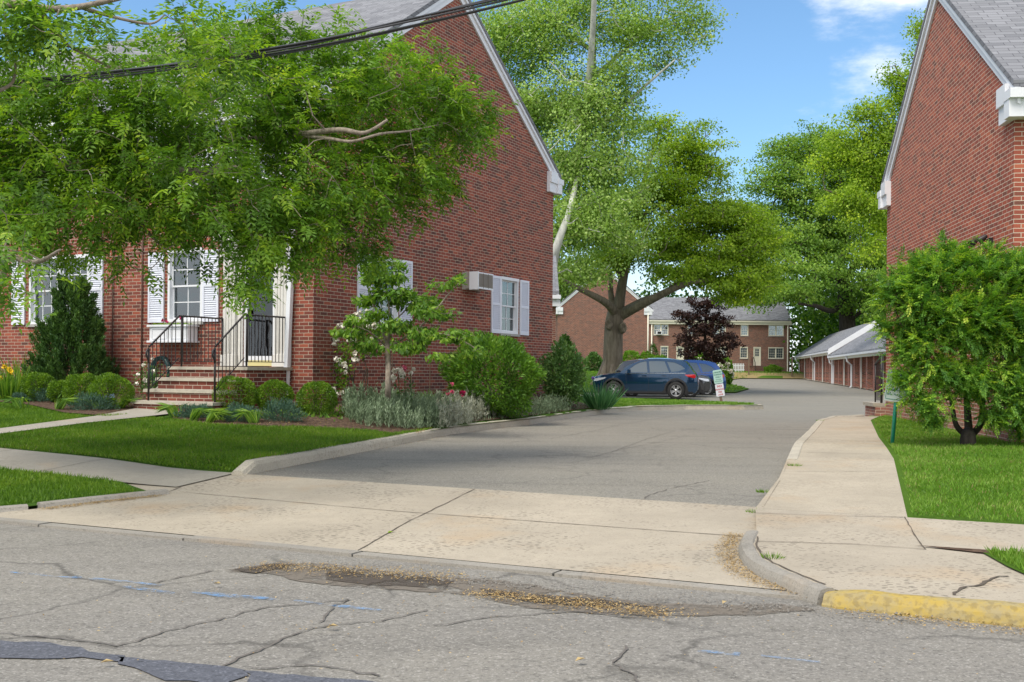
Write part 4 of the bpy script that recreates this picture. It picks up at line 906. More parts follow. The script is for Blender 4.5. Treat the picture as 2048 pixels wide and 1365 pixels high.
# ---- far row house
fh = empty('row_house', (0, 117, 0), 0, 'far two storey brick row house behind the maroon maple, cream framed windows', 'house')
fo = [(14.75, 16.3, 5.27, 6.45), (23.85, 24.65, 5.27, 6.45), (26.75, 28.35, 5.27, 6.45), (15.5, 16.3, 2.9, 4.12), (17.15, 17.95, 2.15, 4.12), (23.8, 24.62, 2.9, 4.10), (25.2, 25.98, 2.15, 4.10), (26.75, 28.35, 2.9, 4.08), (18.3, 19.1, 5.27, 6.45), (18.5, 19.9, 2.9, 4.1), (21.0, 22.3, 5.27, 6.45), (21.2, 22.4, 2.9, 4.1)]
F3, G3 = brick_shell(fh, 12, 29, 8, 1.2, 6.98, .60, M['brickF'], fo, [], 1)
gable_roof(fh, 12, 29, 8, 6.98, .60, oh=.25, ret=False, trim='cream')
for i, q in enumerate(fo):
    if i in (4, 6):
        d_ = MB(); d_.fbox(F3, q[0], q[0]+.09, q[2], q[3], -.08, .03); d_.fbox(F3, q[1]-.09, q[1], q[2], q[3], -.08, .03); d_.fbox(F3, q[0]+.09, q[1]-.09, q[3]-.1, q[3], -.08, .03)
        d_.fbox(F3, q[0]+.09, q[1]-.09, q[2], q[3]-.1, -.07, -.03); dd_ = d_.build('door', M['cream'], fh)
        g_ = MB(); w_ = (q[1]-q[0]-.36)/3
        for a in range(3):
            for b in range(3): g_.fbox(F3, q[0]+.19+w_*a, q[0]+.19+w_*a+w_-.03, q[2]+1.0+.26*b, q[2]+1.22+.26*b, -.029, -.02)
        g_.build('pane', M['carglass'], dd_)
    else: window(F3, *q, fh, units=2 if q[1]-q[0] > 1.1 else 1, nx=3, head=.09, frame='cream', curtain='blind', cw=.5 if i % 2 else .3)
for x in (12.6, 14.55, 28.75):
    k = MB(); k.tube([(x, -.1, 6.5), (x, -.1, 1.6), (x+.1, -.4, 1.5)], .07, 6); k.build('downspout', M['cream'], fh)
k = MB(); k.box(15.0, 15.6, -.45, .02, 5.30, 5.68); k_ = k.build('air_conditioner', M['white'], fh); k = MB(); k.box(15.1, 15.5, -.46, -.451, 5.36, 5.62); k.build('grille', M['dark'], k_)
fs = empty('steps', (25.6, 117, 0), 0, 'brick steps with iron rail up to the far white door', 'steps')
k = MB(); k.box(-.75, .65, -1.0, -.01, 1.2, 2.05); [k.box(-.55, .62+.001*i, -1.0-.3*i-.3, -1.0-.3*i-.001, 1.2, 1.90-.17*i) for i in range(3)]; k.build('brick_base', M['brickF'], fs)
k = MB(); k.box(-.8, .7, -1.05, -.01, 2.051, 2.12); [k.box(-.6, .66, -1.03-.3*i-.3, -1.05-.3*i, 1.901-.17*i, 1.95-.17*i) for i in range(3)]; k.build('tread', simple('brown_tread', (.16,.10,.08), .8), fs)
k = MB(); k.tube([(-.6, -.2, 3.0), (-.6, -1.0, 3.0), (-.6, -1.9, 2.45), (-.6, -1.9, 1.5)], .03, 5); [k.tube([(-.6, -.25*i-.1, 2.0), (-.6, -.25*i-.1, 3.0)], .012, 4) for i in range(4)]; k.build('railing', M['iron'], fs)
# ---- gable wing nearer
gwg = empty('brick_house', (10.75, 88, 0), R(-90), 'windowless brick gable end behind the large maple trunk', 'house')
gwg.location = (3.55, 88, 0)
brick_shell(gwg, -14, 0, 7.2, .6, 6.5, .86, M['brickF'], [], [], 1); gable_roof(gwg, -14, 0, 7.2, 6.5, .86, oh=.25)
k = MB(); k.tube([(.05, 7.1, 6.2), (.05, 7.1, 1.0)], .06, 6); k.build('downspout', M['cream'], gwg)
wm = MB(); wm.box(4.95, 5.10, 87.2, 87.35, .9, 2.55); wm.box(5.2, 5.38, 87.2, 87.4, .9, 2.6); tag(wm.build('wooden_post', M['barkdark']), 'pair of short dark posts in front of the brick gable end', 'post')
# ---- garages
GA = R(-9.7)
def garage(name, y0, y1, ze, label, first):
    org = (20.2, 61, 0); g = empty(name, org, GA, label, 'garage')
    hz0 = float(np.interp(61+(y0+y1)/2, [61, 100, 115], [.22, .6, .75])); D = 6.0; rise = 1.95
    gy0, gy1 = y0, y1; n = int(round((y1-y0)/2.75)); bw_ = (y1-y0)/n
    for i in range(n+1):
        y = y0+bw_*i; y = min(max(y, y0+.3), y1-.3); p = MB(); p.box(-.001, .9, y-.3, y+.3, 0, ze-.25); po = p.build('pier', M['brickG'], g)
        if i % 3 == 0:
            t = MB(); t.box(-.02, .06, y-.36, y-.301, 0, ze-.25); t.build('corner_board', M['oldwhite'], po)
    for i in range(n):
        y = y0+bw_*i+.3; d = MB(); d.box(.75, .80, y, y+bw_-.6, .15, ze-.3); [d.box(.742, .749, y+.02, y+bw_-.62, .15+.52*j, .17+.52*j) for j in range(1, 4)]; d.build('garage_door', M['oldwhite'], g)
    w = MB(); w.box(.9, D, y0, y1, 0, ze-.3); w.build('wall', M['brickG'], g)
    r = MB(); h = D/2; sl = rise/h
    for s in (0, 1):
        xa, xb = (-.35, h) if s == 0 else (D+.35, h); za, zb = ze-.35*sl, ze+rise
        r.hexa([(xa,y0-.25,za), (xb,y0-.25,zb), (xb,y1+.25,zb), (xa,y1+.25,za), (xa,y0-.25,za+.1), (xb,y0-.25,zb+.1), (xb,y1+.25,zb+.1), (xa,y1+.25,za+.1)])
    r.build('roof', M['roof'], g)
    f = MB(); f.box(-.33, -.28, y0-.2, y1+.2, ze-.52, ze-.24); f.box(-.279, .0, y0-.2, y1+.2, ze-.5, ze-.44); f.build('fascia', M['cream'], g)
    gt = MB(); gt.box(-.47, -.331, y0-.22, y1+.22, ze-.36, ze-.24); gt.build('gutter', M['white'], g)
    b = MB(); pts = [(-.42, ze-.35*sl-.30), (h, ze+rise-.34), (D+.4, ze-.35*sl-.30), (D+.4, ze-.35*sl+.12), (h, ze+rise+.12), (-.42, ze-.35*sl+.12)]
    b.prism(pts, y0-.33, y0-.26, axis=1); b.build('rake_board', M['white'], g)
    gb = MB(); gb.prism([(0, ze-.3), (D, ze-.3), (h, ze+rise-.02)], y0+.01, y0+.2, axis=1); gb.prism([(0, ze-.3), (D, ze-.3), (h, ze+rise-.02)], y1-.2, y1-.01, axis=1); gb.build('gable_wall', M['brickG'], g)
    for y in first:
        k = MB(); k.tube([(-.40, y, ze-.34), (-.34, y, ze-.7), (-.06, y, ze-.95), (-.06, y, .55), (-.30, y-.05, .32)], .06, 5); k.build('downspout', M['white'], g)
    return g
garage('garage_block', -8, 23.3, 2.90, 'nearer brick garage block with white trim beside the driveway', (12.7, 23.0))
garage('garage_block', 23.6, 54.0, 3.32, 'farther brick garage block with the higher white edged roof', (24.0, 37.5, 53.5))
sheet('garage_apron', [(19.3, 53), (20.25, 61), (28.8, 113.4), (29.6, 113.4), (21.0, 61), (20.2, 53)], lambda x, y: HD(x, y)+.06, 2., M['apron'])
# ================================================================== VEGETATION
def blob(px, py, Z, rx, ry, rz): x, y, z = P(px, py, Z); return (x, y, z, rx*Z/F, rz, ry*Z/F)
# --- street tree reaching in from the left
tb = (-9.4, 13.6, 0.3)
limbs = [([tb, (-9.3, 13.6, 1.6), (-9.1, 13.5, 3.2)], .24, .19),
 ([(-9.1, 13.5, 3.1), P(-120, 420, 13), P(150, 330, 13.2), P(380, 345, 13), P(480, 335, 12.8)], .13, .03),
 ([(-9.1, 13.5, 3.1), P(-100, 300, 13.5), P(250, 300, 13.8), P(560, 275, 14), P(610, 268, 12.9), P(680, 260, 12.3), P(730, 266, 12.2), P(775, 240, 12.2)], .075, .014),
 ([P(610, 272, 12.9), P(660, 278, 12.4), P(705, 283, 12.2), P(762, 268, 12.2), P(820, 262, 12.9), P(900, 245, 13.8)], .024, .008),
 ([P(-100, 300, 13.5), P(60, 190, 12.5), P(300, 120, 13), P(520, 90, 13.6)], .07, .02),
 ([(-9.1, 13.5, 3.1), P(-300, 60, 11), P(0, 11, 9.5), P(90, 18, 9.3), P(160, 14, 9.3), P(250, -6, 9.2)], .055, .02),
 ([P(80, 16, 9.4), P(105, 60, 9.4), P(135, 90, 9.5), P(220, 135, 9.8)], .028, .010),
 ([P(-10, 185, 9.4), P(25, 165, 9.4), P(31, 120, 9.4), P(25, 100, 9.4)], .018, .006),
 ([P(160, 14, 9.3), P(230, 35, 9.5), P(300, 48, 9.6), P(330, 30, 9.7)], .02, .006),
 ([P(-120, 420, 13), P(40, 520, 10.5), P(120, 500, 9.6)], .05, .01),
 ([P(150, 330, 13.2), P(260, 430, 12.8), P(330, 500, 12.4)], .04, .01),
 ([P(380, 345, 13), P(480, 430, 12.6), P(520, 520, 12.2)], .04, .01),
 ([P(560, 275, 14), P(640, 400, 13.6), P(720, 480, 13.6)], .04, .01)]
bl = [blob(880, 230, 14, 105, 95, 1.1), blob(930, 260, 14, 60, 60, .7), blob(770, 190, 14, 150, 110, 1.4), blob(620, 215, 13.8, 180, 140, 1.5), blob(430, 240, 13.6, 190, 150, 1.6),
      blob(250, 260, 13.2, 200, 130, 1.7), blob(60, 300, 12.8, 180, 150, 1.7), blob(-110, 300, 12.5, 150, 220, 1.6), blob(640, 390, 13.3, 160, 100, 1.2), blob(790, 340, 13.8, 120, 70, 1.0), blob(460, 410, 12.8, 170, 100, 1.2),
      blob(505, 505, 12.3, 70, 85, .6), blob(560, 440, 12.8, 120, 80, .8), blob(280, 400, 12.8, 170, 85, 1.1), blob(100, 430, 12.3, 150, 75, 1.0), blob(700, 480, 13.6, 60, 45, .5), blob(270, 510, 12.2, 45, 35, .3),
      blob(90, 545, 9.6, 40, 45, .25), blob(10, 520, 10, 50, 60, .3), blob(150, 200, 12.8, 190, 60, 1.2), blob(560, 90, 13.8, 130, 60, .7), blob(520, 30, 13.4, 60, 40, .3),
      blob(50, 60, 9.4, 90, 50, .6), blob(200, 70, 9.4, 110, 45, .5), blob(350, 70, 9.8, 110, 55, .5), blob(440, 110, 10.5, 60, 60, .5), blob(400, 160, 11.5, 70, 60, .5), blob(-60, 120, 9.4, 60, 90, .5), blob(370, 470, 12.6, 60, 50, .4), blob(500, 565, 11.9, 46, 45, .35), blob(600, 500, 13, 70, 45, .5), blob(730, 520, 13.5, 45, 35, .4), blob(110, 590, 9.4, 30, 30, .2), blob(190, 500, 12, 60, 40, .4), blob(20, 585, 9.8, 30, 45, .25), blob(840, 370, 13.9, 80, 50, .7), blob(300, 560, 12, 30, 18, .2), blob(20, 490, 10.5, 45, 50, .35), blob(40, 430, 11.5, 110, 50, .7), blob(70, 70, 9.4, 90, 60, .5)]
tree('street_tree', 'large street tree with pinnate leaves overhanging the left lawn and front steps', 'tree', tb, limbs, bl, 2250,
     dict(per=8, spread=.21, k=4, Lr=.20, L=.082, W=.029, droop=.26, down=.08), M['barklight'], M['l_street'], rtip=.0045, shell=.0, kind='compound')
# --- service cables over the front garden
cb = empty('service_cable', P(640, 72, 10.2), 0, 'thick bundle of black overhead cables crossing in front of the left gable', 'cable')
B_ = np.array(P(350, 127, 11.0)); C_ = np.array(P(930, 16, 9.3)); D_ = C_+(C_-B_)*1.6+np.array([0, 0, .35]); A = B_-(C_-B_)*2.2+np.array([0, 0, .45])
o_ = np.array(cb.location)
def bez(t):
    pts = [A, B_, C_, D_]; s_ = t*3; i = min(int(s_), 2); f_ = s_-i; a = pts[max(i-1, 0)] if i else 2*A-B_; b = pts[i]; c = pts[i+1]; d = pts[i+2] if i < 2 else 2*D_-C_
    return .5*((2*b)+(-a+c)*f_+(2*a-5*b+4*c-d)*f_**2+(-a+3*b-3*c+d)*f_**3)
for j in range(5):
    m = MB(); pts = []
    for i in range(121):
        t = i/120; p = bez(t)-o_; sp = .015+.022*max(0, t-.52)*(j if j > 2 else 1); a_ = j*1.26+i*.10*(1 if j < 3 else .15)
        pts.append(p+np.array([0, math.cos(a_)*sp, math.sin(a_)*sp-(.0 if j < 3 else (j-2)*.022)]))
    m.tube(pts, .0095 if j < 3 else .009, 6); m.build('cable', M['blackplastic'] if j % 2 else simple('cable_grey', (.05,.05,.055), .5), cb)
# --- sycamore behind the left house
z0 = 1.0
tree('sycamore_tree', 'tall pale barked sycamore with speckled grey green leaves behind the left house', 'tree', (1.6, 49.0, z0),
     [([(1.6, 49.0, z0), (1.5, 49.0, 3), P(1108, 500, 49.0), P(1135, 430, 49.3), P(1160, 300, 49.6), P(1182, 160, 50.0), P(1186, 0, 50.0), P(1190, -160, 50.0)], .42, .12),
      ([P(1108, 500, 49.0), P(1010, 330, 50.0), P(960, 200, 51.0)], .16, .03), ([P(1098, 640, 49), P(1106, 530, 47), P(1118, 480, 46.6), P(1138, 425, 47.2), P(1156, 350, 49)], .26, .10), ([P(1168, 250, 49.5), P(1182, 110, 48), P(1187, 30, 47.2), P(1191, -60, 46.5)], .16, .11), ([P(1160, 300, 49.6), P(1260, 200, 49.0), P(1350, 120, 48.5)], .14, .03), ([P(1182, 160, 50.0), P(1300, 60, 50.0), P(1400, 10, 50.0)], .12, .02), ([P(1182, 100, 50.0), P(1080, 30, 50.0), P(1010, -40, 50.0)], .12, .02)],
     [blob(1010, 70, 51.0, 110, 120, 2.5), blob(1120, 50, 49.5, 120, 90, 2.2), blob(1260, 60, 49.5, 110, 75, 2), blob(1370, 50.0, 50.0, 62, 60, 1.4), blob(1240, -60, 50.0, 190, 60, 2.5), blob(1050, 230, 51.0, 120, 110, 2.5), blob(1180, 200, 49.0, 125, 90, 2.2), blob(1250, 150, 48.5, 65, 55, 1.2),
      blob(1180, 340, 49.0, 135, 110, 2.5), blob(1250, 270, 49.0, 60, 60, 1.2), blob(1060, 380, 51.0, 90, 90, 2), blob(1150, 460, 48.5, 95, 80, 2), blob(1220, 440, 48.0, 80, 80, 2), blob(1170, 540, 48.0, 65, 32, 1.2), blob(1330, 130, 50.0, 40, 40, 1)],
     1250, dict(per=92, spread=.56, L=.13, asp=.8, down=.3), M['barkpale'], M['l_syc'], rtip=.018, shell=.1)
# --- big maple in the court
tz = float(HL(5.2, 58.5))
mlimbs = [([(5.2, 58.5, tz-.3), (5.25, 58.5, tz+.9), P(1228, 650, 58.5), P(1235, 618, 58.5)], .62, .44),
 ([P(1232, 630, 58.5), P(1212, 606, 57.4), P(1163, 580, 56.4), P(1125, 560, 55.8)], .28, .08), ([P(1232, 625, 58.5), P(1222, 590, 58.7), P(1222, 540, 59)], .26, .08),
 ([P(1236, 625, 58.5), P(1246, 560, 58.5), P(1270, 440, 58.6), P(1300, 320, 58.6), P(1320, 260, 58.6)], .34, .05), ([P(1240, 632, 58.5), P(1290, 606, 57), P(1356, 574, 55.4), P(1400, 562, 55.0), P(1450, 560, 56.5)], .30, .06),
 ([P(1240, 628, 58.5), P(1290, 600, 57.4), P(1339, 582, 56.4), P(1400, 500, 56.5)], .26, .05), ([P(1270, 440, 58.6), P(1360, 380, 58), P(1430, 320, 58)], .14, .03), ([P(1246, 560, 58.5), P(1180, 440, 59), P(1160, 360, 59.5)], .18, .04), ([P(1256, 500, 58.5), P(1380, 470, 57.5), P(1480, 460, 57)], .15, .03)]
mb_ = [blob(1370, 300, 58, 75, 55, 2), blob(1310, 260, 58.5, 50, 38, 1.4), blob(1420, 340, 57.5, 55, 45, 1.5), blob(1330, 380, 58, 90, 60, 2.4), blob(1240, 420, 58.5, 70, 80, 2.2), blob(1420, 430, 57, 95, 50, 2.2), blob(1500, 460, 56.5, 75, 45, 2), blob(1520, 500, 56.5, 45, 50, 1.5), blob(1340, 480, 57, 100, 55, 2.5),
      blob(1440, 510, 56, 100, 40, 2), blob(1240, 512, 57.5, 90, 34, 2), blob(1150, 545, 57, 55, 24, 1.3), blob(1385, 545, 55.5, 75, 28, 1.6), blob(1460, 565, 55.5, 85, 36, 1.6), blob(1480, 600, 56, 40, 22, .8), blob(1530, 550, 56, 35, 35, 1)]
mt = tree('maple_tree', 'broad bright green maple with thick ribbed trunk behind the parked cars', 'tree', (5.2, 58.5, tz), mlimbs, mb_, 980,
     dict(per=100, spread=.48, L=.13, asp=.85, down=.35, flat=.32), M['barkgrey'], M['l_maple'], rtip=.022, shell=.15, flare=1.0)
for px, py, ro in ((1217, 649, .3), (1246, 656, -.25)):
    p = np.array(P(px, py, 57.93))-np.array(mt.location); k = MB()
    k.lathe([(.0, .05), (.10, .05), (.13, .10), (.19, .13), (.23, .06), (.24, -.12)], n=16); q = k.build('knot', M['barkgrey'], mt, uv=False); q.location = p; q.rotation_euler = (R(80), 0, -ro); q.scale = (.8, 1.25, 1)
# --- right hand trees
tree('oak_tree', 'huge dark limbed oak rising behind the garage roofs', 'tree', (34, 113, 1.2),
     [([(34, 113, 1.0), P(1694, 640, 113), P(1690, 580, 113), P(1678, 530, 113)], .95, .6), ([P(1690, 600, 113), P(1665, 622, 110), P(1630, 612, 107), P(1598, 608, 105)], .4, .12), ([P(1690, 560, 113), P(1720, 520, 112), P(1760, 490, 110)], .5, .12), ([P(1684, 560, 113), P(1640, 540, 111), P(1590, 520, 108)], .4, .1),
      ([P(1678, 530, 113), P(1650, 440, 113), P(1600, 340, 113), P(1580, 290, 113)], .5, .1), ([P(1680, 530, 113), P(1700, 420, 113), P(1720, 320, 113)], .5, .12), ([P(1650, 440, 113), P(1570, 400, 110), P(1530, 370, 110)], .25, .06), ([P(1700, 640, 113), P(1730, 620, 110), P(1760, 610, 108)], .3, .08)],
     [blob(1590, 310, 112, 70, 50, 4), blob(1550, 370, 111, 60, 50, 3.5), blob(1640, 300, 113, 60, 50, 4), blob(1620, 400, 111, 110, 70, 5), blob(1530, 440, 110, 50, 55, 3.5), blob(1700, 350, 112, 90, 90, 5), blob(1600, 490, 109, 90, 50, 4.5), blob(1720, 460, 110, 80, 70, 5), blob(1560, 540, 107, 65, 40, 3.5),
      blob(1640, 550, 107, 50, 30, 3.5), blob(1750, 560, 108, 55, 50, 4), blob(1540, 590, 106, 45, 30, 2.5), blob(1610, 590, 106, 40, 16, 2.5), blob(1760, 630, 108, 40, 30, 3), blob(1500, 500, 110, 40, 60, 3), blob(1590, 575, 104, 60, 14, 1.5), blob(1700, 600, 112, 70, 45, 3), blob(1650, 470, 112, 80, 60, 4), blob(1520, 560, 109, 40, 40, 2.5), blob(1770, 520, 110, 50, 60, 4)],
     1000, dict(per=96, spread=.90, L=.25, asp=.8, down=.3, flat=.35), M['barkdark'], M['l_oak'], rtip=.04, shell=.2)
tree('tall_tree', 'tall bright leaved tree showing beside the right house roof edge', 'tree', (24, 66, .8),
     [([(24, 66, .4), P(1830, 500, 66), P(1850, 250, 66), P(1870, 60, 66)], .45, .1), ([P(1835, 450, 66), P(1770, 330, 66), P(1720, 260, 66)], .2, .04), ([P(1850, 250, 66), P(1810, 180, 66), P(1790, 130, 66)], .15, .03), ([P(1835, 400, 66), P(1720, 400, 65), P(1650, 380, 65)], .16, .04), ([P(1862, 130, 66), P(1850, 80, 66), P(1835, 60, 66)], .1, .02)],
     [blob(1850, 60, 66, 40, 32, 1.6), blob(1845, 110, 66, 30, 25, 1.2), blob(1790, 150, 66, 45, 26, 1.6), blob(1820, 200, 66, 50, 40, 2), blob(1740, 225, 66, 50, 30, 1.8), blob(1770, 270, 66, 70, 50, 2.4), blob(1700, 300, 66, 60, 50, 2.2), blob(1760, 350, 66, 75, 60, 2.6), blob(1650, 330, 66, 45, 35, 1.6), blob(1690, 400, 65, 55, 40, 2), blob(1760, 430, 65, 60, 50, 2.2), blob(1740, 500, 64, 45, 40, 1.6), blob(1900, 130, 66, 60, 120, 2), blob(1860, 300, 66, 70, 100, 2)],
     600, dict(per=90, spread=.52, L=.155, asp=.8, down=.3), M['bark'], M['l_maple'], rtip=.02, shell=.15)
def band(name, n, pts, L, leaf_, hfun, label=None):
    """far wood that reads as one mass"""
    i = rng.integers(0, len(pts)-1, n); f = rng.random(n); a = np.array(pts, float); p = a[i]+(a[i+1]-a[i])*f[:, None]
    h = hfun(p[:, 0]); zz = rng.random(n)**.8*h; off = rng.normal(size=n)*2.2; base = np.column_stack([p[:, 0]+rng.normal(size=n)*1., p[:, 1]+off*(1-zz/h*.5), 1.+zz])
    D = rdir(n); D[:, 2] -= .3; o = leafmesh(name, leaf_, base, D, rdir(n, .7), L*rng.uniform(.7, 1.2, n), L*.8); o['kind'] = 'stuff'
    o['label'] = label or 'distant mass of green woodland beyond the far houses'; o['category'] = 'woodland'; return o
band('woodland', 26000, [(-8, 140), (20, 142), (40, 140), (60, 134), (75, 120)], .55, M['l_dark'], lambda x: 10.5+2.4*np.sin(x*.42)+1.6*np.sin(x*1.1))
band('woodland', 17000, [(30.5, 118), (36, 122), (46, 116), (50, 100)], .40, M['l_shrub'], lambda x: 11.5+1.5*np.sin(x*.8), 'lower brighter green thicket behind the farther garage block')
tree('slim_tree', 'pale green tree glimpsed between left house and gable building', 'tree', (2.5, 96, 1.2), [([(2.5, 96, 1), (2.6, 96, 5), (2.7, 96, 9)], .2, .05)], [blob(1118, 560, 96, 40, 40, 3), blob(1080, 600, 96, 40, 60, 3), blob(1140, 590, 97, 30, 20, 2)], 260, dict(per=20, spread=.5, L=.28, asp=.8), M['bark'], M['l_syc'], rtip=.03, shell=.2)
# --- maroon maple
hz1 = float(HL(11.4, 66))
tree('maroon_maple', 'small dark maroon leaved maple between the parked cars and the row house', 'tree', (11.4, 66, hz1),
     [([(11.4, 66, hz1-.1), P(1412, 715, 66), P(1410, 660, 66), P(1414, 620, 66)], .15, .05), ([P(1411, 700, 66), P(1380, 680, 65.6), P(1355, 690, 65.4)], .05, .015), ([P(1411, 700, 66), P(1440, 690, 65.6), P(1470, 700, 65.4)], .05, .015), ([P(1411, 670, 66), P(1380, 640, 66), P(1362, 632, 66)], .05, .015), ([P(1411, 670, 66), P(1445, 650, 66), P(1460, 640, 66)], .05, .015), ([P(1411, 650, 66), P(1425, 610, 66), P(1440, 598, 66)], .04, .012)],
     [blob(1380, 635, 66, 34, 14, .9), blob(1360, 628, 66, 16, 8, .5), blob(1412, 612, 66, 34, 18, .9), blob(1440, 640, 66, 30, 16, .9), blob(1400, 660, 65.8, 42, 18, 1.1), blob(1370, 680, 65.5, 30, 14, .9), blob(1445, 675, 65.6, 34, 14, .9), blob(1465, 690, 65.4, 22, 10, .6), blob(1410, 695, 65.5, 40, 16, 1), blob(1375, 708, 65.2, 24, 12, .7), blob(1430, 714, 65.2, 30, 12, .8), blob(1430, 600, 66, 18, 10, .5), blob(1385, 603, 66, 14, 12, .4)],
     620, dict(per=17, spread=.14, L=.13, asp=.85, down=.4, flat=.5), M['barkdark'], M['l_maroon'], rtip=.01, shell=.2)
# --- dogwood in front of the gable wall
dZ = 20.4; db_ = G(775, 838, HL)
dl = [([db_, P(776, 780, dZ-1.2), P(776, 705, dZ-.9), P(775, 690, dZ-.8)], .055, .042), ([P(775, 692, dZ-.8), P(762, 655, dZ-.8), P(745, 600, dZ-.7), P(730, 560, dZ-.6)], .028, .008), ([P(775, 690, dZ-.8), P(780, 650, dZ-.9), P(775, 590, dZ-.8), P(770, 540, dZ-.8)], .026, .008),
      ([P(776, 695, dZ-.8), P(810, 675, dZ-1), P(855, 640, dZ-1.2), P(900, 585, dZ-1.2), P(925, 560, dZ-1.2)], .026, .007), ([P(776, 697, dZ-.8), P(825, 690, dZ-1.2), P(880, 668, dZ-1.5), P(940, 690, dZ-1.6), P(960, 712, dZ-1.6)], .024, .006), ([P(774, 695, dZ-.8), P(740, 665, dZ-1), P(705, 650, dZ-1.1)], .018, .006), ([P(780, 650, dZ-.9), P(820, 610, dZ-.7), P(835, 570, dZ-.6)], .016, .005)]
dbl = [blob(735, 600, dZ-.7, 26, 10, .35), blob(770, 555, dZ-.8, 42, 12, .45), blob(745, 535, dZ-.8, 26, 12, .3), blob(795, 530, dZ-.8, 22, 8, .3), blob(790, 590, dZ-.8, 55, 12, .5), blob(835, 605, dZ-.8, 45, 13, .45), blob(880, 570, dZ-1.2, 30, 7, .3), blob(918, 562, dZ-1.2, 24, 8, .3), blob(860, 625, dZ-1, 42, 12, .5), blob(720, 640, dZ-1, 26, 9, .3), blob(695, 665, dZ-1.1, 30, 12, .35),
       blob(800, 650, dZ-1, 40, 12, .45), blob(850, 668, dZ-1.3, 48, 12, .45), blob(910, 672, dZ-1.5, 36, 10, .4), blob(945, 700, dZ-1.6, 24, 12, .3), blob(820, 690, dZ-1.2, 34, 12, .4), blob(740, 690, dZ-1, 30, 11, .3), blob(870, 712, dZ-1.5, 24, 10, .3), blob(760, 625, dZ-.9, 30, 8, .3), blob(745, 560, dZ-.8, 24, 8, .3), blob(915, 665, dZ-1.4, 40, 9, .3)]
tree('dogwood_tree', 'small layered dogwood with drooping leaves before the gable wall window', 'tree', db_, dl, dbl, 700, dict(per=10, spread=.06, L=.115, asp=.42, down=.75, flat=.5), M['barklight'], M['l_dog'], rtip=.003, shell=.0)
# --- acacia-like bush at the right house corner
ab = G(1936, 893, HR); aZ = 16.3
al = [([ab, (ab[0], ab[1], ab[2]+.14), P(1936, 868, aZ)], .115, .10), ([P(1934, 872, aZ), P(1912, 850, aZ-.1), P(1902, 800, aZ-.1), P(1880, 740, aZ-.2)], .05, .02), ([P(1938, 868, aZ), P(1934, 810, aZ), P(1930, 740, aZ), P(1925, 640, aZ)], .065, .02), ([P(1942, 870, aZ), P(1962, 845, aZ), P(1966, 780, aZ), P(1972, 700, aZ), P(1990, 600, aZ)], .06, .02),
      ([P(1902, 800, aZ-.1), P(1870, 790, aZ-.3), P(1840, 800, aZ-.5)], .02, .008), ([P(1880, 740, aZ-.2), P(1820, 680, aZ-.4), P(1790, 620, aZ-.5)], .02, .006), ([P(1966, 780, aZ), P(2010, 740, aZ-.2), P(2060, 700, aZ-.3)], .03, .01), ([P(1930, 740, aZ), P(1900, 620, aZ-.3), P(1890, 540, aZ-.3)], .02, .006), ([P(1972, 700, aZ), P(1960, 580, aZ-.1), P(1940, 520, aZ-.1)], .02, .006)]
abl = [blob(1880, 640, aZ-.3, 90, 80, .55), blob(1960, 640, aZ-.2, 90, 90, .55), blob(2040, 650, aZ-.1, 80, 110, .55), blob(1820, 600, aZ-.4, 55, 50, .45), blob(1790, 580, aZ-.4, 36, 30, .3), blob(1860, 550, aZ-.3, 60, 45, .45), blob(1930, 540, aZ-.2, 60, 45, .45), blob(2010, 545, aZ-.1, 60, 40, .4), blob(1900, 505, aZ-.2, 26, 28, .25), blob(1985, 505, aZ-.2, 20, 16, .2), blob(1830, 690, aZ-.4, 48, 50, .4),
       blob(1890, 740, aZ-.4, 75, 40, .45), blob(1960, 760, aZ-.4, 60, 40, .4), blob(2030, 770, aZ-.3, 60, 60, .4), blob(1815, 760, aZ-.6, 30, 28, .25), blob(1850, 800, aZ-.6, 55, 20, .3), blob(1870, 835, aZ-.5, 40, 14, .25), blob(1990, 830, aZ-.4, 45, 20, .3), blob(2070, 560, aZ, 50, 60, .5), blob(2050, 830, aZ-.2, 30, 50, .3), blob(1775, 655, aZ-.4, 20, 22, .2)]
tree('acacia_bush', 'dense feathery leaved multi stemmed bush at the right house corner', 'bush', ab, al, abl, 2700, dict(per=5, spread=.09, k=8, Lr=.19, L=.048, W=.020, droop=.12, down=-.30), M['barkdark'], M['l_acacia'], rtip=.003, shell=.1, kind='compound')
# --- boxwood balls
def at_bed(px, py): return G(px, py, HP)
boxL = [(78, 803, 34, 'clipped boxwood ball farthest left in the left bed'), (122, 806, 26, 'smallest clipped boxwood ball, second from the left'), (165, 812, 38, 'clipped boxwood ball third from the left, below the juniper'), (222, 819, 42, 'clipped boxwood ball beside the house number plaque'),
        (470, 826, 43, 'clipped boxwood ball right against the front steps'), (549, 824, 37, 'clipped boxwood ball just left of the downspout'), (634, 830, 39, 'clipped boxwood ball in front of the house corner')]
for px, py, rp, lab in boxL:
    b = at_bed(px, py); r_ = rp*b[1]/F
    bush('boxwood_shrub', lab, 'shrub', b, r_, r_, r_*.88, 6500, .032, M['l_box'], .6, 'boxwood balls along the front beds', cz=r_*.82, shell=.86, up=.3, noise=.05)
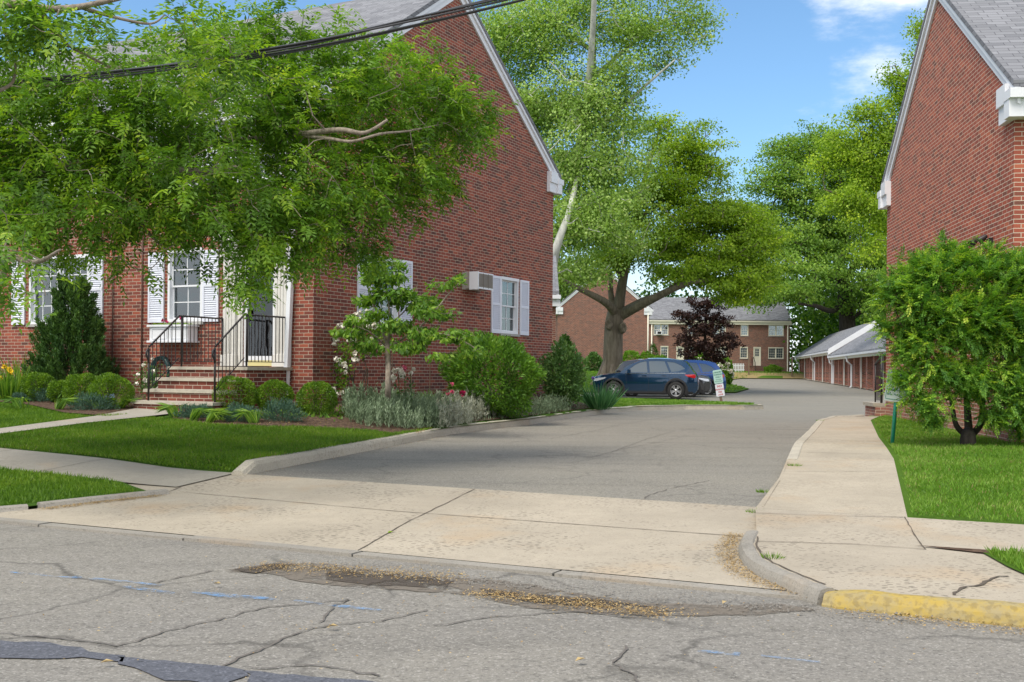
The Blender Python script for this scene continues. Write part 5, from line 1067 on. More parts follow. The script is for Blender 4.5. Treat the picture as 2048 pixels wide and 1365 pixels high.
# --- upright juniper
jx = P(146, 700, 22.5); jb = (jx[0], jx[1], float(HL(jx[0], jx[1])))
e = empty('juniper', jb, 0, 'tall ragged upright juniper hiding the double window', 'shrub'); n = 34000; sprays = 230
sb_ = []; hh = 2.35
for i in range(sprays):
    z = hh*rng.random()**1.3*.9; rr_ = .80*(1-z/hh)**.75*rng.uniform(.35, 1.05); a = rng.random()*6.28; sb_.append((rr_*math.cos(a), rr_*math.sin(a), z, math.cos(a), math.sin(a)))
sb_ = np.array(sb_); idx = rng.integers(0, sprays, n); t = rng.random(n)[:, None]; dv = np.column_stack([sb_[idx, 3]*.45, sb_[idx, 4]*.45, np.ones(n)]); ln = .42*(1.15-sb_[idx, 2:3]/hh*.6)
bp_ = sb_[idx, :3]+dv*t*ln+rng.normal(size=(n, 3))*.045*(1.2-t); leafmesh('foliage', M['l_juniper'], bp_, dv+rdir(n)*.75, rdir(n), .085, .026, e, (idx % 17)/17*.5+rng.random(n)*.5)
k = MB(); k.tube([(0, 0, -.1), (0, 0, 1.9)], [.06, .012], 6); [k.tube([(0, 0, .1+.01*i), (s_[0]*.7, s_[1]*.7, s_[2]), (s_[0], s_[1], s_[2]+.2)], [.012, .008, .003], 4) for i, s_ in enumerate(sb_[:60])]; k.build('stem', M['bark'], e, uv=False)
# --- low blue junipers
for px, py, rp, hp, lab in [(395, 838, 42, 20, 'low blue green juniper right beside the bottom step'), (480, 845, 42, 24, 'low blue green juniper below the boxwood by the steps'), (566, 845, 44, 32, 'tallest low blue green juniper near the downspout'), (185, 822, 44, 24, 'low blue green juniper in front of the plaque boxwood'), (100, 805, 40, 20, 'low blue green juniper left among the tied leaves'), (40, 806, 16, 12, 'smallest low blue green juniper at the far left')]:
    b = at_bed(px, py); r_ = rp*b[1]/F; h_ = hp*b[1]/F
    bush('creeping_juniper', lab, 'shrub', b, r_, r_*.8, h_, 3600, .05, M['l_blue'], .22, 'low blue junipers in the front beds', cz=h_*.45, shell=.45, up=.9, noise=.2)
# --- large shrubs along the gable wall
def wallbush(px, py, off, rpx, top, **kw):
    b = G(px, py, HL); return b
b = (*LW(1.3, 4.6), 0); b = (b[0], b[1], float(HL(b[0], b[1])))
def px_of(p): return CX+p[0]/p[1]*F, HY-(p[2]-CZ)/p[1]*F
b = G(985, 832, HP); r_ = 95*b[1]/F
bush('large_shrub', 'large glossy green shrub below the far gable window', 'shrub', (b[0], b[1], b[2]), r_, r_*.85, 84*b[1]/F, 15000, .10, M['l_shrub'], .32, None, cz=78*b[1]/F, shell=.7, up=.35, noise=.10, stems=8)
b = G(1125, 815, HP); r_ = 44*b[1]/F
bush('rose_shrub', 'greyer looser rose shrub between the large shrub and the iris clump', 'shrub', b, r_, r_, 64*b[1]/F, 6000, .09, M['l_rose'], .5, None, cz=62*b[1]/F, shell=.55, noise=.14)
# climbing rose by the corner
rb_ = LW(.45, .75); rz_ = float(HL(*rb_)); e = empty('climbing_rose', (*rb_, rz_), LH[1], 'climbing rose with clusters of white blooms beside the house corner', 'rose')
cl = np.array([(.25, -.1, 1.55, .3, .2, .2), (.0, .0, 1.35, .3, .2, .18), (.55, -.1, 1.4, .3, .2, .22), (-.15, -.1, 1.05, .2, .15, .15), (-.2, -.15, .7, .22, .15, .2), (.15, -.1, 1.1, .25, .15, .25), (.75, .0, 1.15, .2, .15, .15), (-.25, -.1, .4, .15, .12, .2)])
# camera-facing local x runs along the street; spread sideways by local (x, y) mix
pts = sample_blobs([(c[0], c[1], c[2], c[3], c[4], c[5]) for c in cl], 1500, 0.); leafmesh('foliage', M['l_dog'], pts, rdir(1500), rdir(1500, .6), .07, .04, e)
k = MB(); [k.tube([(.05*i-.1, 0, -.1), (.3*math.sin(i*2), -.05, .7), (cl[i][0], cl[i][1], cl[i][2])], [.012, .009, .004], 5) for i in range(8)]; k.build('stem', M['bark'], e, uv=False)
def bloom_mesh(nm, r, mat_, petals=18):
    D = rdir(petals, .5); o = leafmesh(nm, mat_, np.zeros((petals, 3)), D, rdir(petals), r, r*.9, None, wide=.6, fold=.3); COL.objects.unlink(o); return o.data
BL = {k_: bloom_mesh('bloom_'+k_, r_, M[m_]) for k_, r_, m_ in (('white', .055, 'whiteflower'), ('pink', .06, 'pinkflower'), ('red', .065, 'redflower'), ('yellow', .06, 'yellowflower'), ('violet', .05, 'purpleflower'))}
def bloom(kind, loc, parent, s=1., n=1):
    for i in range(n):
        o = bpy.data.objects.new('bloom', BL[kind]); COL.objects.link(o); o.parent = parent; d = rng.normal(size=3)*.05*(n > 1); o.location = tuple(np.array(loc)+d); o.scale = (s*rng.uniform(.8, 1.2),)*3; o.rotation_euler = tuple(rng.random(3)*6)
for loc, n_ in (((.15, -.25, 1.72), 4), ((.45, -.28, 1.66), 5), ((.3, -.3, 1.55), 3), ((-.2, -.2, 1.5), 3), ((-.3, -.2, .85), 5), ((-.1, -.25, .75), 4), ((.2, -.28, 1.0), 3), ((-.42, -.25, .25), 4), ((-.2, -.3, .22), 3), ((.72, -.2, 1.1), 3), ((.05, -.28, 1.25), 4), ((.6, -.28, 1.5), 4), ((-.35, -.2, 1.2), 3), ((.5, -.25, 1.2), 2)): bloom('white', loc, e, 1.15, n_)
tr_o = empty('garden_trellis', (*rb_, rz_), LH[1], 'thin black iron garden trellis against the gable wall', 'trellis')
k = MB(); [k.tube([(.35, .2+i, -.05), (.35, .2+i, 1.1)], .010, 4) for i in (0.5, 1.2, 1.9)]; k.tube([(.35, .4, 1.0), (.36, 1.0, .15)], .010, 4); k.tube([(.35, 1.9, .62), (.35, 1.2, .62)], .01, 4)
k.tube([(.1, .4, 1.3)]+[(.1, .4+.14*(1-math.cos(a))+0, 2.1+.14*math.sin(a)) for a in np.linspace(0, math.pi, 8)], .008, 4); k.build('bar', M['wood'], tr_o)
# roses and peonies in the bed
def stemflower(px, py, Z0, kind, label, h, group, s=1., n=1):
    b = P(px, py, Z0); g = float(HL(b[0], b[1])); e = empty('rose_plant' if kind in ('white', 'pink') and h > .6 else 'peony', (b[0], b[1], g), 0, label, 'flower', group)
    hh_ = b[2]-g; k = MB(); k.tube([(0, 0, -.03), (.03, .02, hh_*.5), (0, 0, hh_)], .006, 5); k.build('stem', M['l_shrub'], e, uv=False)
    nn = 26; f_ = rng.random(nn)[:, None]; leafmesh('foliage', M['l_rose'], np.column_stack([rng.normal(size=nn)*.06, rng.normal(size=nn)*.06, rng.random(nn)*hh_*.9]), rdir(nn), rdir(nn, .5), .08, .04, e)
    bloom(kind, (0, 0, hh_), e, s, n)
stemflower(808, 737, 20.2, 'pink', 'single pink rose standing above the others before the wall', .9, None, 1.0)
stemflower(796, 746, 20.2, 'white', 'drooping white roses right of the dogwood trunk', .9, None, 1.3, 4); stemflower(780, 756, 20.1, 'white', 'low white rose behind the dogwood trunk', .7, None, 1.2, 2); stemflower(820, 744, 20.3, 'white', 'white rose right of the pink rose', .8, None, 1., 2)
stemflower(925, 787, 22.0, 'red', 'deep magenta peony bloom above the silver foliage', .5, None, 1.35); stemflower(963, 796, 22.9, 'white', 'pale blush round peony bloom in the silver foliage', .5, None, 1.3); stemflower(1018, 808, 24.3, 'white', 'white peony bloom nearest the kerb', .5, None, 1.2, 2)
stemflower(895, 785, 21.4, 'pink', 'small pink blooms left of the magenta peony', .4, None, .7, 3)
# white rose by the steps, iris at far left, yellow flowers
e_ = G(275, 815, HL); rw = bush('rose_bush', 'thin white flowered rose bush left of the steps', 'rose', (*LW(-2.75, -1.3), float(HL(*LW(-2.75, -1.3)))), .34, .25, .42, 900, .05, M['l_rose'], .5, None, cz=.38, shell=.2)
for l_ in ((-.05, -.25, .72), (.12, -.25, .62), (-.15, -.28, .55), (.0, -.3, .45), (.2, -.2, .3), (.1, -.25, .85), (-.2, -.2, .38)): bloom('white', l_, rw, .9)
def blades(name, label, cat, b, n, h, w, rad, leaf_, spread=.35, group=None, droop=0):
    e = empty(name, b, 0, label, cat, group); a = rng.random(n)*6.283; r = rad*np.sqrt(rng.random(n)); B = np.column_stack([r*np.cos(a), r*np.sin(a), np.full(n, -.02)])
    D = np.column_stack([np.cos(a)*spread*(r/rad+.3), np.sin(a)*spread*(r/rad+.3), np.ones(n)-droop])+rng.normal(size=(n, 3))*.12; D /= np.linalg.norm(D, axis=1, keepdims=True)
    L = h*rng.uniform(.55, 1.05, n); l1 = L*.55; leafmesh('leaves', leaf_, B, D, rdir(n), L, w, e, wide=.3, fold=.05); return e
ib = G(1200, 822, HP); blades('iris_clump', 'fan of sword shaped iris leaves at the kerb bend', 'iris', ib, 210, .88, .045, .24, M['l_iris'], .62)
p_ = P(1186, 757, ib[1]); e = empty('iris_flower', (p_[0], p_[1], p_[2]-.25), 0, 'small violet iris bloom above the iris clump', 'flower'); k = MB(); k.tube([(0, 0, -.3), (0, 0, .25)], .006, 4); k.build('stem', M['l_iris'], e); bloom('violet', (0, 0, .25), e, 1.0)
for px, py, hh_, lab in ((20, 800, .75, 'tall green iris leaves with yellow blooms at far left'), (55, 790, .95, 'leafy lily stems behind the yellow irises'), (-20, 800, .7, 'green iris leaves at the left frame edge')):
    b = at_bed(px, py); ee = blades('iris_clump', lab, 'iris', b, 170, hh_, .035, .30, M['l_dog'], .35)
    if px == 20: [bloom('yellow', l_, ee, 1.1, 2) for l_ in ((-.03, -.1, .62), (-.22, -.1, .45), (.02, -.1, .55))]
# tied spring bulb foliage
tied = [(45, 822), (110, 822), (205, 822), (232, 820), (355, 838), (378, 845), (515, 850), (410, 848)]
for i, (px, py) in enumerate(tied):
    b = at_bed(px, py); n = 70; e = empty('tied_bulb_leaves', b, 0, ('folded and tied bundle of fading bulb leaves, ' + ['leftmost in the left bed', 'under the low junipers at left', 'left of the solar spotlights', 'between plaque and bottom step', 'just right of the bottom step', 'second bundle right of the bottom step', 'beside the tall blue juniper', 'third bundle right of the bottom step'][i]), 'plant', 'tied bulb foliage in the beds')
    a = rng.normal(size=n)*.5+(.6 if i % 2 else 2.4); f_ = rng.random(n)*.12; B = np.column_stack([f_*np.cos(a), f_*np.sin(a), rng.random(n)*.03]); D = np.column_stack([np.cos(a)*.5, np.sin(a)*.4, np.full(n, .8)]); D2 = D*[1.4, 1.4, -.2]+rng.normal(size=(n, 3))*.15
    L = .22; tip = B+D/np.linalg.norm(D, axis=1, keepdims=True)*L
    leafmesh('leaves', M['l_dog'], np.concatenate([B, tip]), np.concatenate([D, D2]), rdir(2*n), .23, .022, e, rng.random(2*n), wide=.4)
# silver foliage masses
def field(name, poly, n, h, w, leaf_, fn, label, cat, up=1.2, lo=0., kind='stuff', clump=0):
    a = np.array(poly); x0, y0 = a.min(0); x1, y1 = a.max(0); m = int(n*3.5); X = rng.uniform(x0, x1, m); Y = rng.uniform(y0, y1, m); k = in_poly(X, Y, poly); X, Y = X[k][:n], Y[k][:n]
    if clump:
        cx = (np.round(X/clump+.3*np.sin(Y*9))*clump); cy = (np.round(Y/clump+.3*np.cos(X*9))*clump); X = X*.55+cx*.45; Y = Y*.55+cy*.45
    hv = np.ones(len(X))
    if lo: hv = .45+.65*np.clip(.5+.5*np.sin(X*5.1+Y*2.3)*np.cos(Y*4.7-X*1.9)+.3*np.sin(X*17)*np.sin(Y*15), 0, 1)
    m = len(X); Z = fn(X, Y)+.01+lo*rng.random(m)*h*hv; D = rdir(m); D[:, 2] = np.abs(D[:, 2])+up
    rn = rng.random(m)*.6+.4*np.clip(.5+.6*np.sin(X*1.7+Y*.9)*np.sin(Y*2.3-X)+.3*np.sin(X*6.1)*np.sin(Y*5.3), 0, 1)
    o = leafmesh(name, leaf_, np.column_stack([X, Y, Z]), D, rdir(m), h*rng.uniform(.4, 1.1, m)*(1 if not lo else .22), w, None, rn); o['kind'] = kind; o['label'] = label; o['category'] = cat; return o
gq = lambda x, y: G(x, y, HP)[:2]
sp1 = [gq(685, 822), gq(690, 845), gq(740, 858), gq(830, 862), gq(900, 863), gq(905, 835), gq(880, 822)]
sp2 = [gq(870, 838), gq(880, 862), gq(945, 857), (-.75, 21.9), gq(1010, 828), gq(930, 826)]
sp3 = [(.1, 24.8), (.5, 24.4), (1.5, 27.9), (1.0, 28)]
field('silver_foliage', sp1, 17000, .46, .016, M['l_silver'], HL, 'grey green upright foliage massed under the dogwood', 'ground cover', .9, 1.0, clump=.16)
field('silver_foliage', sp2, 11000, .46, .018, M['l_silver2'], HL, 'whitest silver foliage massed near the driveway kerb', 'ground cover', .9, 1.0, clump=.16)
field('silver_foliage', sp3, 3000, .40, .014, M['l_silver'], HL, 'thin grey seed heads below the rose shrub', 'ground cover', .9, 1.0)
field('hosta_leaves', [gq(850, 812), gq(850, 822), gq(930, 822), gq(930, 812)], 500, .34, .09, M['l_bright'], HL, 'broad bright leaves behind the grey foliage', 'ground cover', .6, 0)
field('low_greenery', [(-1.3, 19.6), (-.6, 22.1), (.25, 24), (1.3, 27.6), (2.4, 30.9), (2.0, 31), (.9, 27.8), (-.2, 24.2), (-1.1, 22.3), (-1.8, 19.7)], 3000, .10, .016, M['l_silver'], HL, 'low mixed weeds and silver seedlings along the kerb', 'ground cover', .6, 0)
field('bed_litter', BEDR[2:10]+[LW(3, -1)], 2500, .05, .02, M['l_straw'], HL, 'dry chips and fallen leaves on the mulch bed', 'litter', -.6, 0)
# background shrubs and hedge
def bgbush(px, py, Z, rp, hp, leaf_, lab, n=1800, L=.13, name='shrub', flowers=0, g=None):
    x, y, z = P(px, py, Z); h_ = hp*Z/F; r_ = rp*Z/F; gz = float(HL(x, y)) ; topz = z+h_
    o = bush(name, lab, 'shrub', (x, y, gz-.1), r_, r_*.8, (topz-gz+.1)/2*1.05, n, L, leaf_, .7, g, shell=.75, noise=.1, stems=3)
    for i in range(flowers): a = rng.random()*6.28; bloom('white', (r_*.9*math.cos(a), -abs(r_*.7*math.sin(a)), (topz-gz)*rng.uniform(.3, .95)), o, 3.2)
bgbush(1188, 725, 72, 17, 17, M['l_rose'], 'rounded shrub left of the maple trunk', 2400)
bgbush(1128, 705, 62, 20, 28, M['l_dark'], 'dark rounded shrub at the foot of the gable building', 2400)
hd = bgbush(1262, 716, 80, 22, 12, M['l_bright'], 'yellow green hedge plant right of the maple trunk', 2200); bgbush(1292, 718, 80, 20, 10, M['l_bright'], 'middle yellow green hedge plant behind the blue car', 2000); bgbush(1322, 722, 79, 18, 9, M['l_bright'], 'rightmost yellow green hedge plant behind the blue car', 1800)
bgbush(1307, 703, 108, 10, 14, M['l_dark'], 'dark climbing shrub at the corner of the row house', 1000)
bgbush(1450, 742, 72, 16, 22, M['l_bright'], 'white blossomed shrub next to the tilted parking signs', 2600, flowers=16); bgbush(1396, 725, 70, 26, 14, M['l_bright'], 'leafy green shrub below the maroon maple', 2000, flowers=6)
bgbush(1546, 739, 112, 18, 7, M['l_bright'], 'low clipped bush right of the far steps', 1400)
# picket fence and posts by the row house
pf = empty('picket_fence', (21.6, 112.5, float(HL(22, 112.5))), 0, 'short white picket fence beside the far steps', 'fence')
k = MB()
for i in range(11): k.box(.16*i, .16*i+.09, 0, .03, 0, .88)
k.build('picket', M['white'], pf); k = MB(); k.box(-.05, 1.75, .031, .07, .2, .28); k.box(-.05, 1.75, .031, .07, .62, .70); k.build('rail', M['white'], pf)
for x, top, lab in ((23.0, 2.2, 'slim wooden post by the picket fence'), (27.2, 2.0, 'slim wooden post near the farther garage')):
    y = 108.8; k = MB(); k.box(x-.06, x+.06, y-.06, y+.06, float(HL(x, y))-.2, float(HL(x, y))+top); tag(k.build('wooden_post', M['wood']), lab, 'post')
# ================================================================== CARS
def car(name, label, paint, loc, rot, sil, L, Wd, wheels, glass, tail, head, cowl, atop, rtop, rbot, archr=.44, wr=.375, seams=(), handles=(), belt=1.02, z_clad=.40, trim=True):
    e = empty(name, loc, rot, label, 'car')
    S2 = []                                   # silhouette with wheel arches, clockwise from front bottom over the roof
    bot = []
    for cx in sorted(wheels, reverse=True):
        bot += [(cx+archr*math.cos(a), wr+archr*math.sin(a)*1.0) for a in np.linspace(-.28, math.pi+.28, 13)]
    poly = list(sil)+bot; n = len(poly)
    pts = list(poly); ed = [(i, (i+1) % n) for i in range(n)]
    def addpoly(pl, close=True):
        b0 = len(pts); pts.extend(pl); m = len(pl); ed.extend([(b0+i, b0+(i+1) % m) for i in range(m if close else m-1)])
    for g_ in glass: addpoly(g_)
    addpoly(tail); addpoly(head)
    for cx in wheels: addpoly([(cx+(archr+.07)*math.cos(a), wr+(archr+.07)*math.sin(a)) for a in np.linspace(.05, math.pi-.05, 12)], False)
    gx_, gz_ = np.meshgrid(np.arange(0, L, .16), np.arange(.2, 1.8, .13)); gx_ = gx_.ravel(); gz_ = gz_.ravel(); k_ = in_poly(gx_, gz_, poly) & (dist_poly(gx_, gz_, poly, True) > .05)
    for g_ in list(glass)+[tail, head]: k_ &= dist_poly(gx_, gz_, g_, True) > .03
    pts += list(zip(gx_[k_], gz_[k_])); v, _, f, *_r = delaunay_2d_cdt([Vector(p) for p in pts], ed, [], 0, 1e-5)
    V = [(p.x, p.y) for p in v]
    def inset(x, z):
        y = max(0, z-belt)*.30+max(0, .55-z)*.10+.02*math.exp(-((z-.72)/.06)**2)*-.6
        e0 = max(0, .75-x)/.75; e1 = max(0, x-(L-.45))/.45; return y+.26*e0**2.2+.16*e1**2+(.06*max(0, 1-x/1.5) if z > .9 else 0)+.02
    groups = {'body': [], 'cladding': [], 'window': [], 'tail_lamp': [], 'headlight': []}
    for t in f:
        c = np.mean([V[i] for i in t], axis=0)
        if not in_poly(np.array([c[0]]), np.array([c[1]]), poly)[0]: continue
        g_ = 'body'
        if any(in_poly(np.array([c[0]]), np.array([c[1]]), q)[0] for q in glass): g_ = 'window'
        elif in_poly(np.array([c[0]]), np.array([c[1]]), tail)[0]: g_ = 'tail_lamp'
        elif in_poly(np.array([c[0]]), np.array([c[1]]), head)[0]: g_ = 'headlight'
        elif c[1] < z_clad-.06 or any(math.hypot(c[0]-q, c[1]-wr) < archr+.07 for q in wheels): g_ = 'cladding'
        groups[g_].append(t)
    mats = {'body': paint, 'cladding': M['blackplastic'], 'window': M['carglass'], 'tail_lamp': M['redlamp'], 'headlight': M['headlamp']}
    top = list(sil); wind = [(cowl, atop), (rtop, rbot)]
    body = None
    for g_, tr__ in groups.items():
        for sd in (0, 1):
            if sd and g_ == 'body': continue
            m = MB(); sides = (0, 1) if g_ == 'body' else (sd,)
            for q in sides:
                idx = {}
                for t in tr__:
                    ids = []
                    for i in (t if q == 0 else reversed(t)):
                        if i not in idx:
                            x, z = V[i]; y = inset(x, z)-(.001 if g_ != 'window' else -.012); idx[i] = len(m.v); m.v.append((x, y if q == 0 else Wd-y, z))
                        ids.append(idx[i])
                    m.f.append(tuple(ids)); m.sm.append(True)
            if g_ == 'body':
                for i in range(len(top)-1):
                    a, b = top[i], top[i+1]; mx_ = (a[0]+b[0])/2
                    if any(w0[0]-1e-6 <= mx_ <= w0[1]+1e-6 and min(a[1], b[1]) > .95 for w0 in wind): continue
                    strip(m, a, b, inset, Wd)
            if m.f:
                o = m.build(g_, mats[g_], e, uv=False)
                if g_ == 'body': body = o
    for w0, nm in zip(wind, ('windshield', 'rear_window')):
        m = MB()
        for i in range(len(top)-1):
            a, b = top[i], top[i+1]; mx_ = (a[0]+b[0])/2
            if w0[0]-1e-6 <= mx_ <= w0[1]+1e-6 and min(a[1], b[1]) > .95: strip(m, a, b, inset, Wd)
        if m.f: m.build(nm, M['carglass'], e, uv=False)
    m = MB(); m.box(.25, L-.25, .12, Wd-.12, .22, .62); m.build('underbody', M['blackplastic'], e, uv=False)
    for x0, z0_, x1, z1_ in seams:
        m = MB(); k = 6
        for i in range(k):
            pa = (x0+(x1-x0)*i/k, z0_+(z1_-z0_)*i/k); pb = (x0+(x1-x0)*(i+1)/k, z0_+(z1_-z0_)*(i+1)/k)
            m.tube([(pa[0], inset(*pa)-.001, pa[1]), (pb[0], inset(*pb)-.001, pb[1])], .006, 4)
        m.build('door_seam', M['blackplastic'], e, uv=False)
    for hx, hz_ in handles:
        m = MB(); m.box(hx, hx+.20, inset(hx, hz_)-.035, inset(hx, hz_)-.008, hz_, hz_+.035); m.build('handle', paint, e, uv=False)
    if trim:
        m = MB(); gx0 = min(p[0] for g_ in glass for p in g_); gx1 = max(p[0] for g_ in glass for p in g_)
        pts_ = [(gx0+(gx1-gx0)*i/8, belt+.035+.03*i/8) for i in range(9)]; m.tube([(x, inset(x, z)-.003, z) for x, z in pts_], .011, 4); m.build('chrome_strip', M['chrome'], e, uv=False)
    m = MB(); m.hexa([(cowl+.33, -.16, belt+.04), (cowl+.50, -.16, belt+.04), (cowl+.50, .06, belt+.04), (cowl+.33, .06, belt+.04), (cowl+.36, -.14, belt+.20), (cowl+.50, -.14, belt+.20), (cowl+.50, .06, belt+.17), (cowl+.36, .06, belt+.17)]); m.build('mirror', paint, e, uv=False)
    for cx in wheels:
        for yy, sg in ((.03, 1), (Wd-.03, -1)):
            y0_ = 0; t = MB(); t.lathe([(.24, 0.), (.30, -.005), (wr-.02, .02), (wr, .06), (wr, .19), (wr-.02, .22), (.24, .22)], n=28, axis='y'); w = t.build('tyre', M['tyre'], None, uv=False); w.name = 'wheel'; w.parent = e; w.location = (cx, yy, wr); w.scale = (1, sg, 1)
            r_ = MB(); r_.lathe([(.245, .20), (.245, .02), (.225, .01), (.215, .03), (.20, .10)], n=28, axis='y'); r_.lathe([(.0, .015), (.05, .015), (.06, .04), (.06, .08)], n=12, axis='y')
            for i in range(10):
                a = i*math.pi/5+(.13 if i % 2 else -.13); ca, sa = math.cos(a), math.sin(a); w_ = .018
                r_.hexa([(ca*.04-sa*w_, .02, sa*.04+ca*w_), (ca*.23-sa*w_, .015, sa*.23+ca*w_), (ca*.23+sa*w_, .015, sa*.23-ca*w_), (ca*.04+sa*w_, .02, sa*.04-ca*w_), (ca*.04-sa*w_, .06, sa*.04+ca*w_), (ca*.23-sa*w_, .05, sa*.23+ca*w_), (ca*.23+sa*w_, .05, sa*.23-ca*w_), (ca*.04+sa*w_, .06, sa*.04-ca*w_)])
            ro = r_.build('rim', M['rim'], w, uv=False); bk = MB(); bk.lathe([(0, .12), (.24, .12)], n=20, axis='y'); bk.build('brake', M['blackplastic'], w, uv=False)
    return e
def strip(m, a, b, inset, Wd, k=8):
    n0 = len(m.v)
    for x, z in (a, b):
        y0 = inset(x, z)
        for i in range(k+1):
            t = i/k; q = 1-(2*t-1)**2; m.v.append((x-.07*q*(1 if x < 1 else 0)+.05*q*(1 if x > 4 else 0), y0+(Wd-2*y0)*t, z+.035*q))
    for i in range(k): m.f.append((n0+i, n0+i+1, n0+k+2+i, n0+k+1+i)); m.sm.append(True)
SIL = [(.10, .24), (.03, .42), (.0, .62), (.03, .80), (.14, .92), (.45, .99), (.85, 1.04), (1.18, 1.08), (1.5, 1.30), (1.80, 1.49), (2.05, 1.60), (2.4, 1.665), (2.8, 1.68), (3.3, 1.665), (3.75, 1.61), (4.02, 1.55), (4.18, 1.38), (4.32, 1.18), (4.46, 1.03), (4.53, .86), (4.56, .62), (4.54, .40), (4.42, .26)]
GL = [[(1.42, 1.10), (1.55, 1.20), (1.86, 1.42), (2.06, 1.515), (2.28, 1.56), (2.34, 1.56), (2.40, 1.10)], [(2.50, 1.10), (2.44, 1.57), (2.85, 1.585), (3.12, 1.57), (3.32, 1.12)], [(3.42, 1.13), (3.22, 1.56), (3.55, 1.52), (3.84, 1.40), (4.02, 1.27), (3.72, 1.16)]]
TL = [(3.98, 1.02), (4.42, 1.04), (4.47, .96), (4.42, .88), (4.12, .94)]
HDL = [(.06, .74), (.10, .84), (.62, .90), (.50, .82), (.20, .74)]
hc = float(HD(5.5, 47.5))
car('parked_car', 'glossy dark blue sport utility car facing left, nearest the grass strip', carpaint('paint_dark_blue', (.006,.040,.095)), (P(1184, 780, 48.2)[0], 48.15, hc), R(-10), SIL, 4.56, 1.84, (.93, 3.62), GL, TL, HDL, 1.18, 2.05, 4.02, 4.40,
    seams=((1.45, 1.08, 1.52, .36), (2.46, 1.10, 2.44, .36), (3.36, 1.10, 3.30, .80), (1.5, .36, 3.1, .36)), handles=((2.16, .95), (3.0, .97)))
car('parked_car', 'dark grey car facing right, squeezed between the two blue cars', carpaint('paint_grey', (.06,.063,.07)), (9.22, 52.3, hc), R(180-8), SIL, 4.56, 1.82, (.93, 3.62), GL, TL, HDL, 1.18, 2.05, 4.02, 4.40, seams=((2.46, 1.10, 2.44, .36),))
SIL3 = [(x, z*1.0 if z < 1 else z+.02) for x, z in SIL]
car('parked_car', 'brighter blue car with red tail lamp, farthest of the three', carpaint('paint_bright_blue', (.010,.065,.24)), (P(1450, 760, 55)[0]-4.56, 54.6, hc), R(-6), SIL3, 4.56, 1.86, (.93, 3.62), GL, TL, HDL, 1.18, 2.05, 4.02, 4.40, seams=((2.46, 1.10, 2.44, .36),))
for o_c in [o for o in COL.objects if o.get('category') == 'car']: o_c.scale = (.985, 1, 1.045)
# ================================================================== SIGNS
def plate(w, h, r, t):
    pts = []
    for cx, cz, a0 in ((w/2-r, h/2-r, 0), (-w/2+r, h/2-r, 90), (-w/2+r, -h/2+r, 180), (w/2-r, -h/2+r, 270)):
        pts += [(cx+r*math.cos(R(a0+i*18)), cz+r*math.sin(R(a0+i*18))) for i in range(6)]
    m = MB(); m.prism(pts, -t, 0, axis=1); return m
M['signmint'] = simple('sign_mint', (.45,.66,.58), .5, var=.05); M['signwhite'] = simple('sign_white', (.72,.74,.78), .5, var=.05); M['signgreen'] = simple('text_green', (.03,.16,.12), .6); M['signred'] = simple('text_red', (.50,.03,.04), .6); M['signblack'] = simple('text_black', (.02,.03,.03), .6)
sx, sy, sz = G(1443, 804, lambda X, Y: HD(X, Y)+.13)
sg = empty('parking_sign', (sx, sy, sz), R(8), 'leaning post with mint parking sign above white no parking sign', 'sign')
hlf = .42*sy/F
k = MB(); lean = .16; k.box(-.045, .045, .0, .03, -.1, 1.08); po = k.build('post', M['wood'], sg); po.rotation_euler = (0, -lean, 0)
def on_post(obj_, z, dx=0): obj_.parent = sg; c_, s_ = math.cos(lean), math.sin(lean); obj_.location = (dx*c_-z*s_, -.012, z*c_+dx*s_); obj_.rotation_euler = (0, -lean, 0)
s2 = plate(.31, .44, .03, .004).build('sign_plate', M['signwhite'], None); on_post(s2, .42)
for tx, zz, sz_, c_ in (('NO', .12, .115, 'signred'), ('PARKING', .02, .075, 'signred'), ('FIRE', -.075, .075, 'signred'), ('LANE', -.165, .075, 'signred')): text_mesh(tx, sz_, 'lettering', M[c_], s2, (0, -.006, zz-.02), (R(90), 0, 0))
s1 = plate(.33, .48, .04, .004).build('sign_plate', M['signmint'], None); on_post(s1, .90)
for tx, zz, sz_ in (('ASSIGNED', .135, .065), ('PARKING', .05, .072), ('ONLY', -.04, .072), ('VIOLATORS', -.115, .038), ('WILL BE TOWED', -.18, .036)): text_mesh(tx, sz_, 'lettering', M['signgreen'], s1, (0, -.006, zz), (R(90), 0, 0))
bx_, by_, bz_ = G(1783, 891, HR)
s = empty('notice_sign', (bx_, by_, bz_), R(-28), 'small notice sign on leaning green post half hidden by the bush', 'sign')
k = MB(); k.tube([(0, 0, -.1), (.09, 0, 1.08)], .028, 10); k.build('post', simple('green_post', (.01,.20,.13), .35), s)
pl = plate(.31, .46, .03, .004).build('sign_plate', simple('sign_pale', (.40,.47,.44), .45), s); pl.location = (.075, -.034, .86); pl.rotation_euler = (0, R(7), 0)
bd_ = MB()
for a, b_, c_, d_ in ((-.135, .135, .195, .203), (-.135, .135, -.203, -.195), (-.14, -.132, -.19, .19), (.132, .14, -.19, .19)): bd_.box(a, b_, -.008, -.0045, c_, d_)
bd_.build('border', M['signgreen'], pl)
for tx, zz, sz_ in (('NO', .10, .09), ('BIKE RIDING', .02, .045), ('ROLLERBLADING', -.07, .036), ('BALL PLAYING', -.14, .038)): text_mesh(tx, sz_, 'lettering', M['signgreen'], pl, (0, -.0065, zz), (R(90), 0, 0))
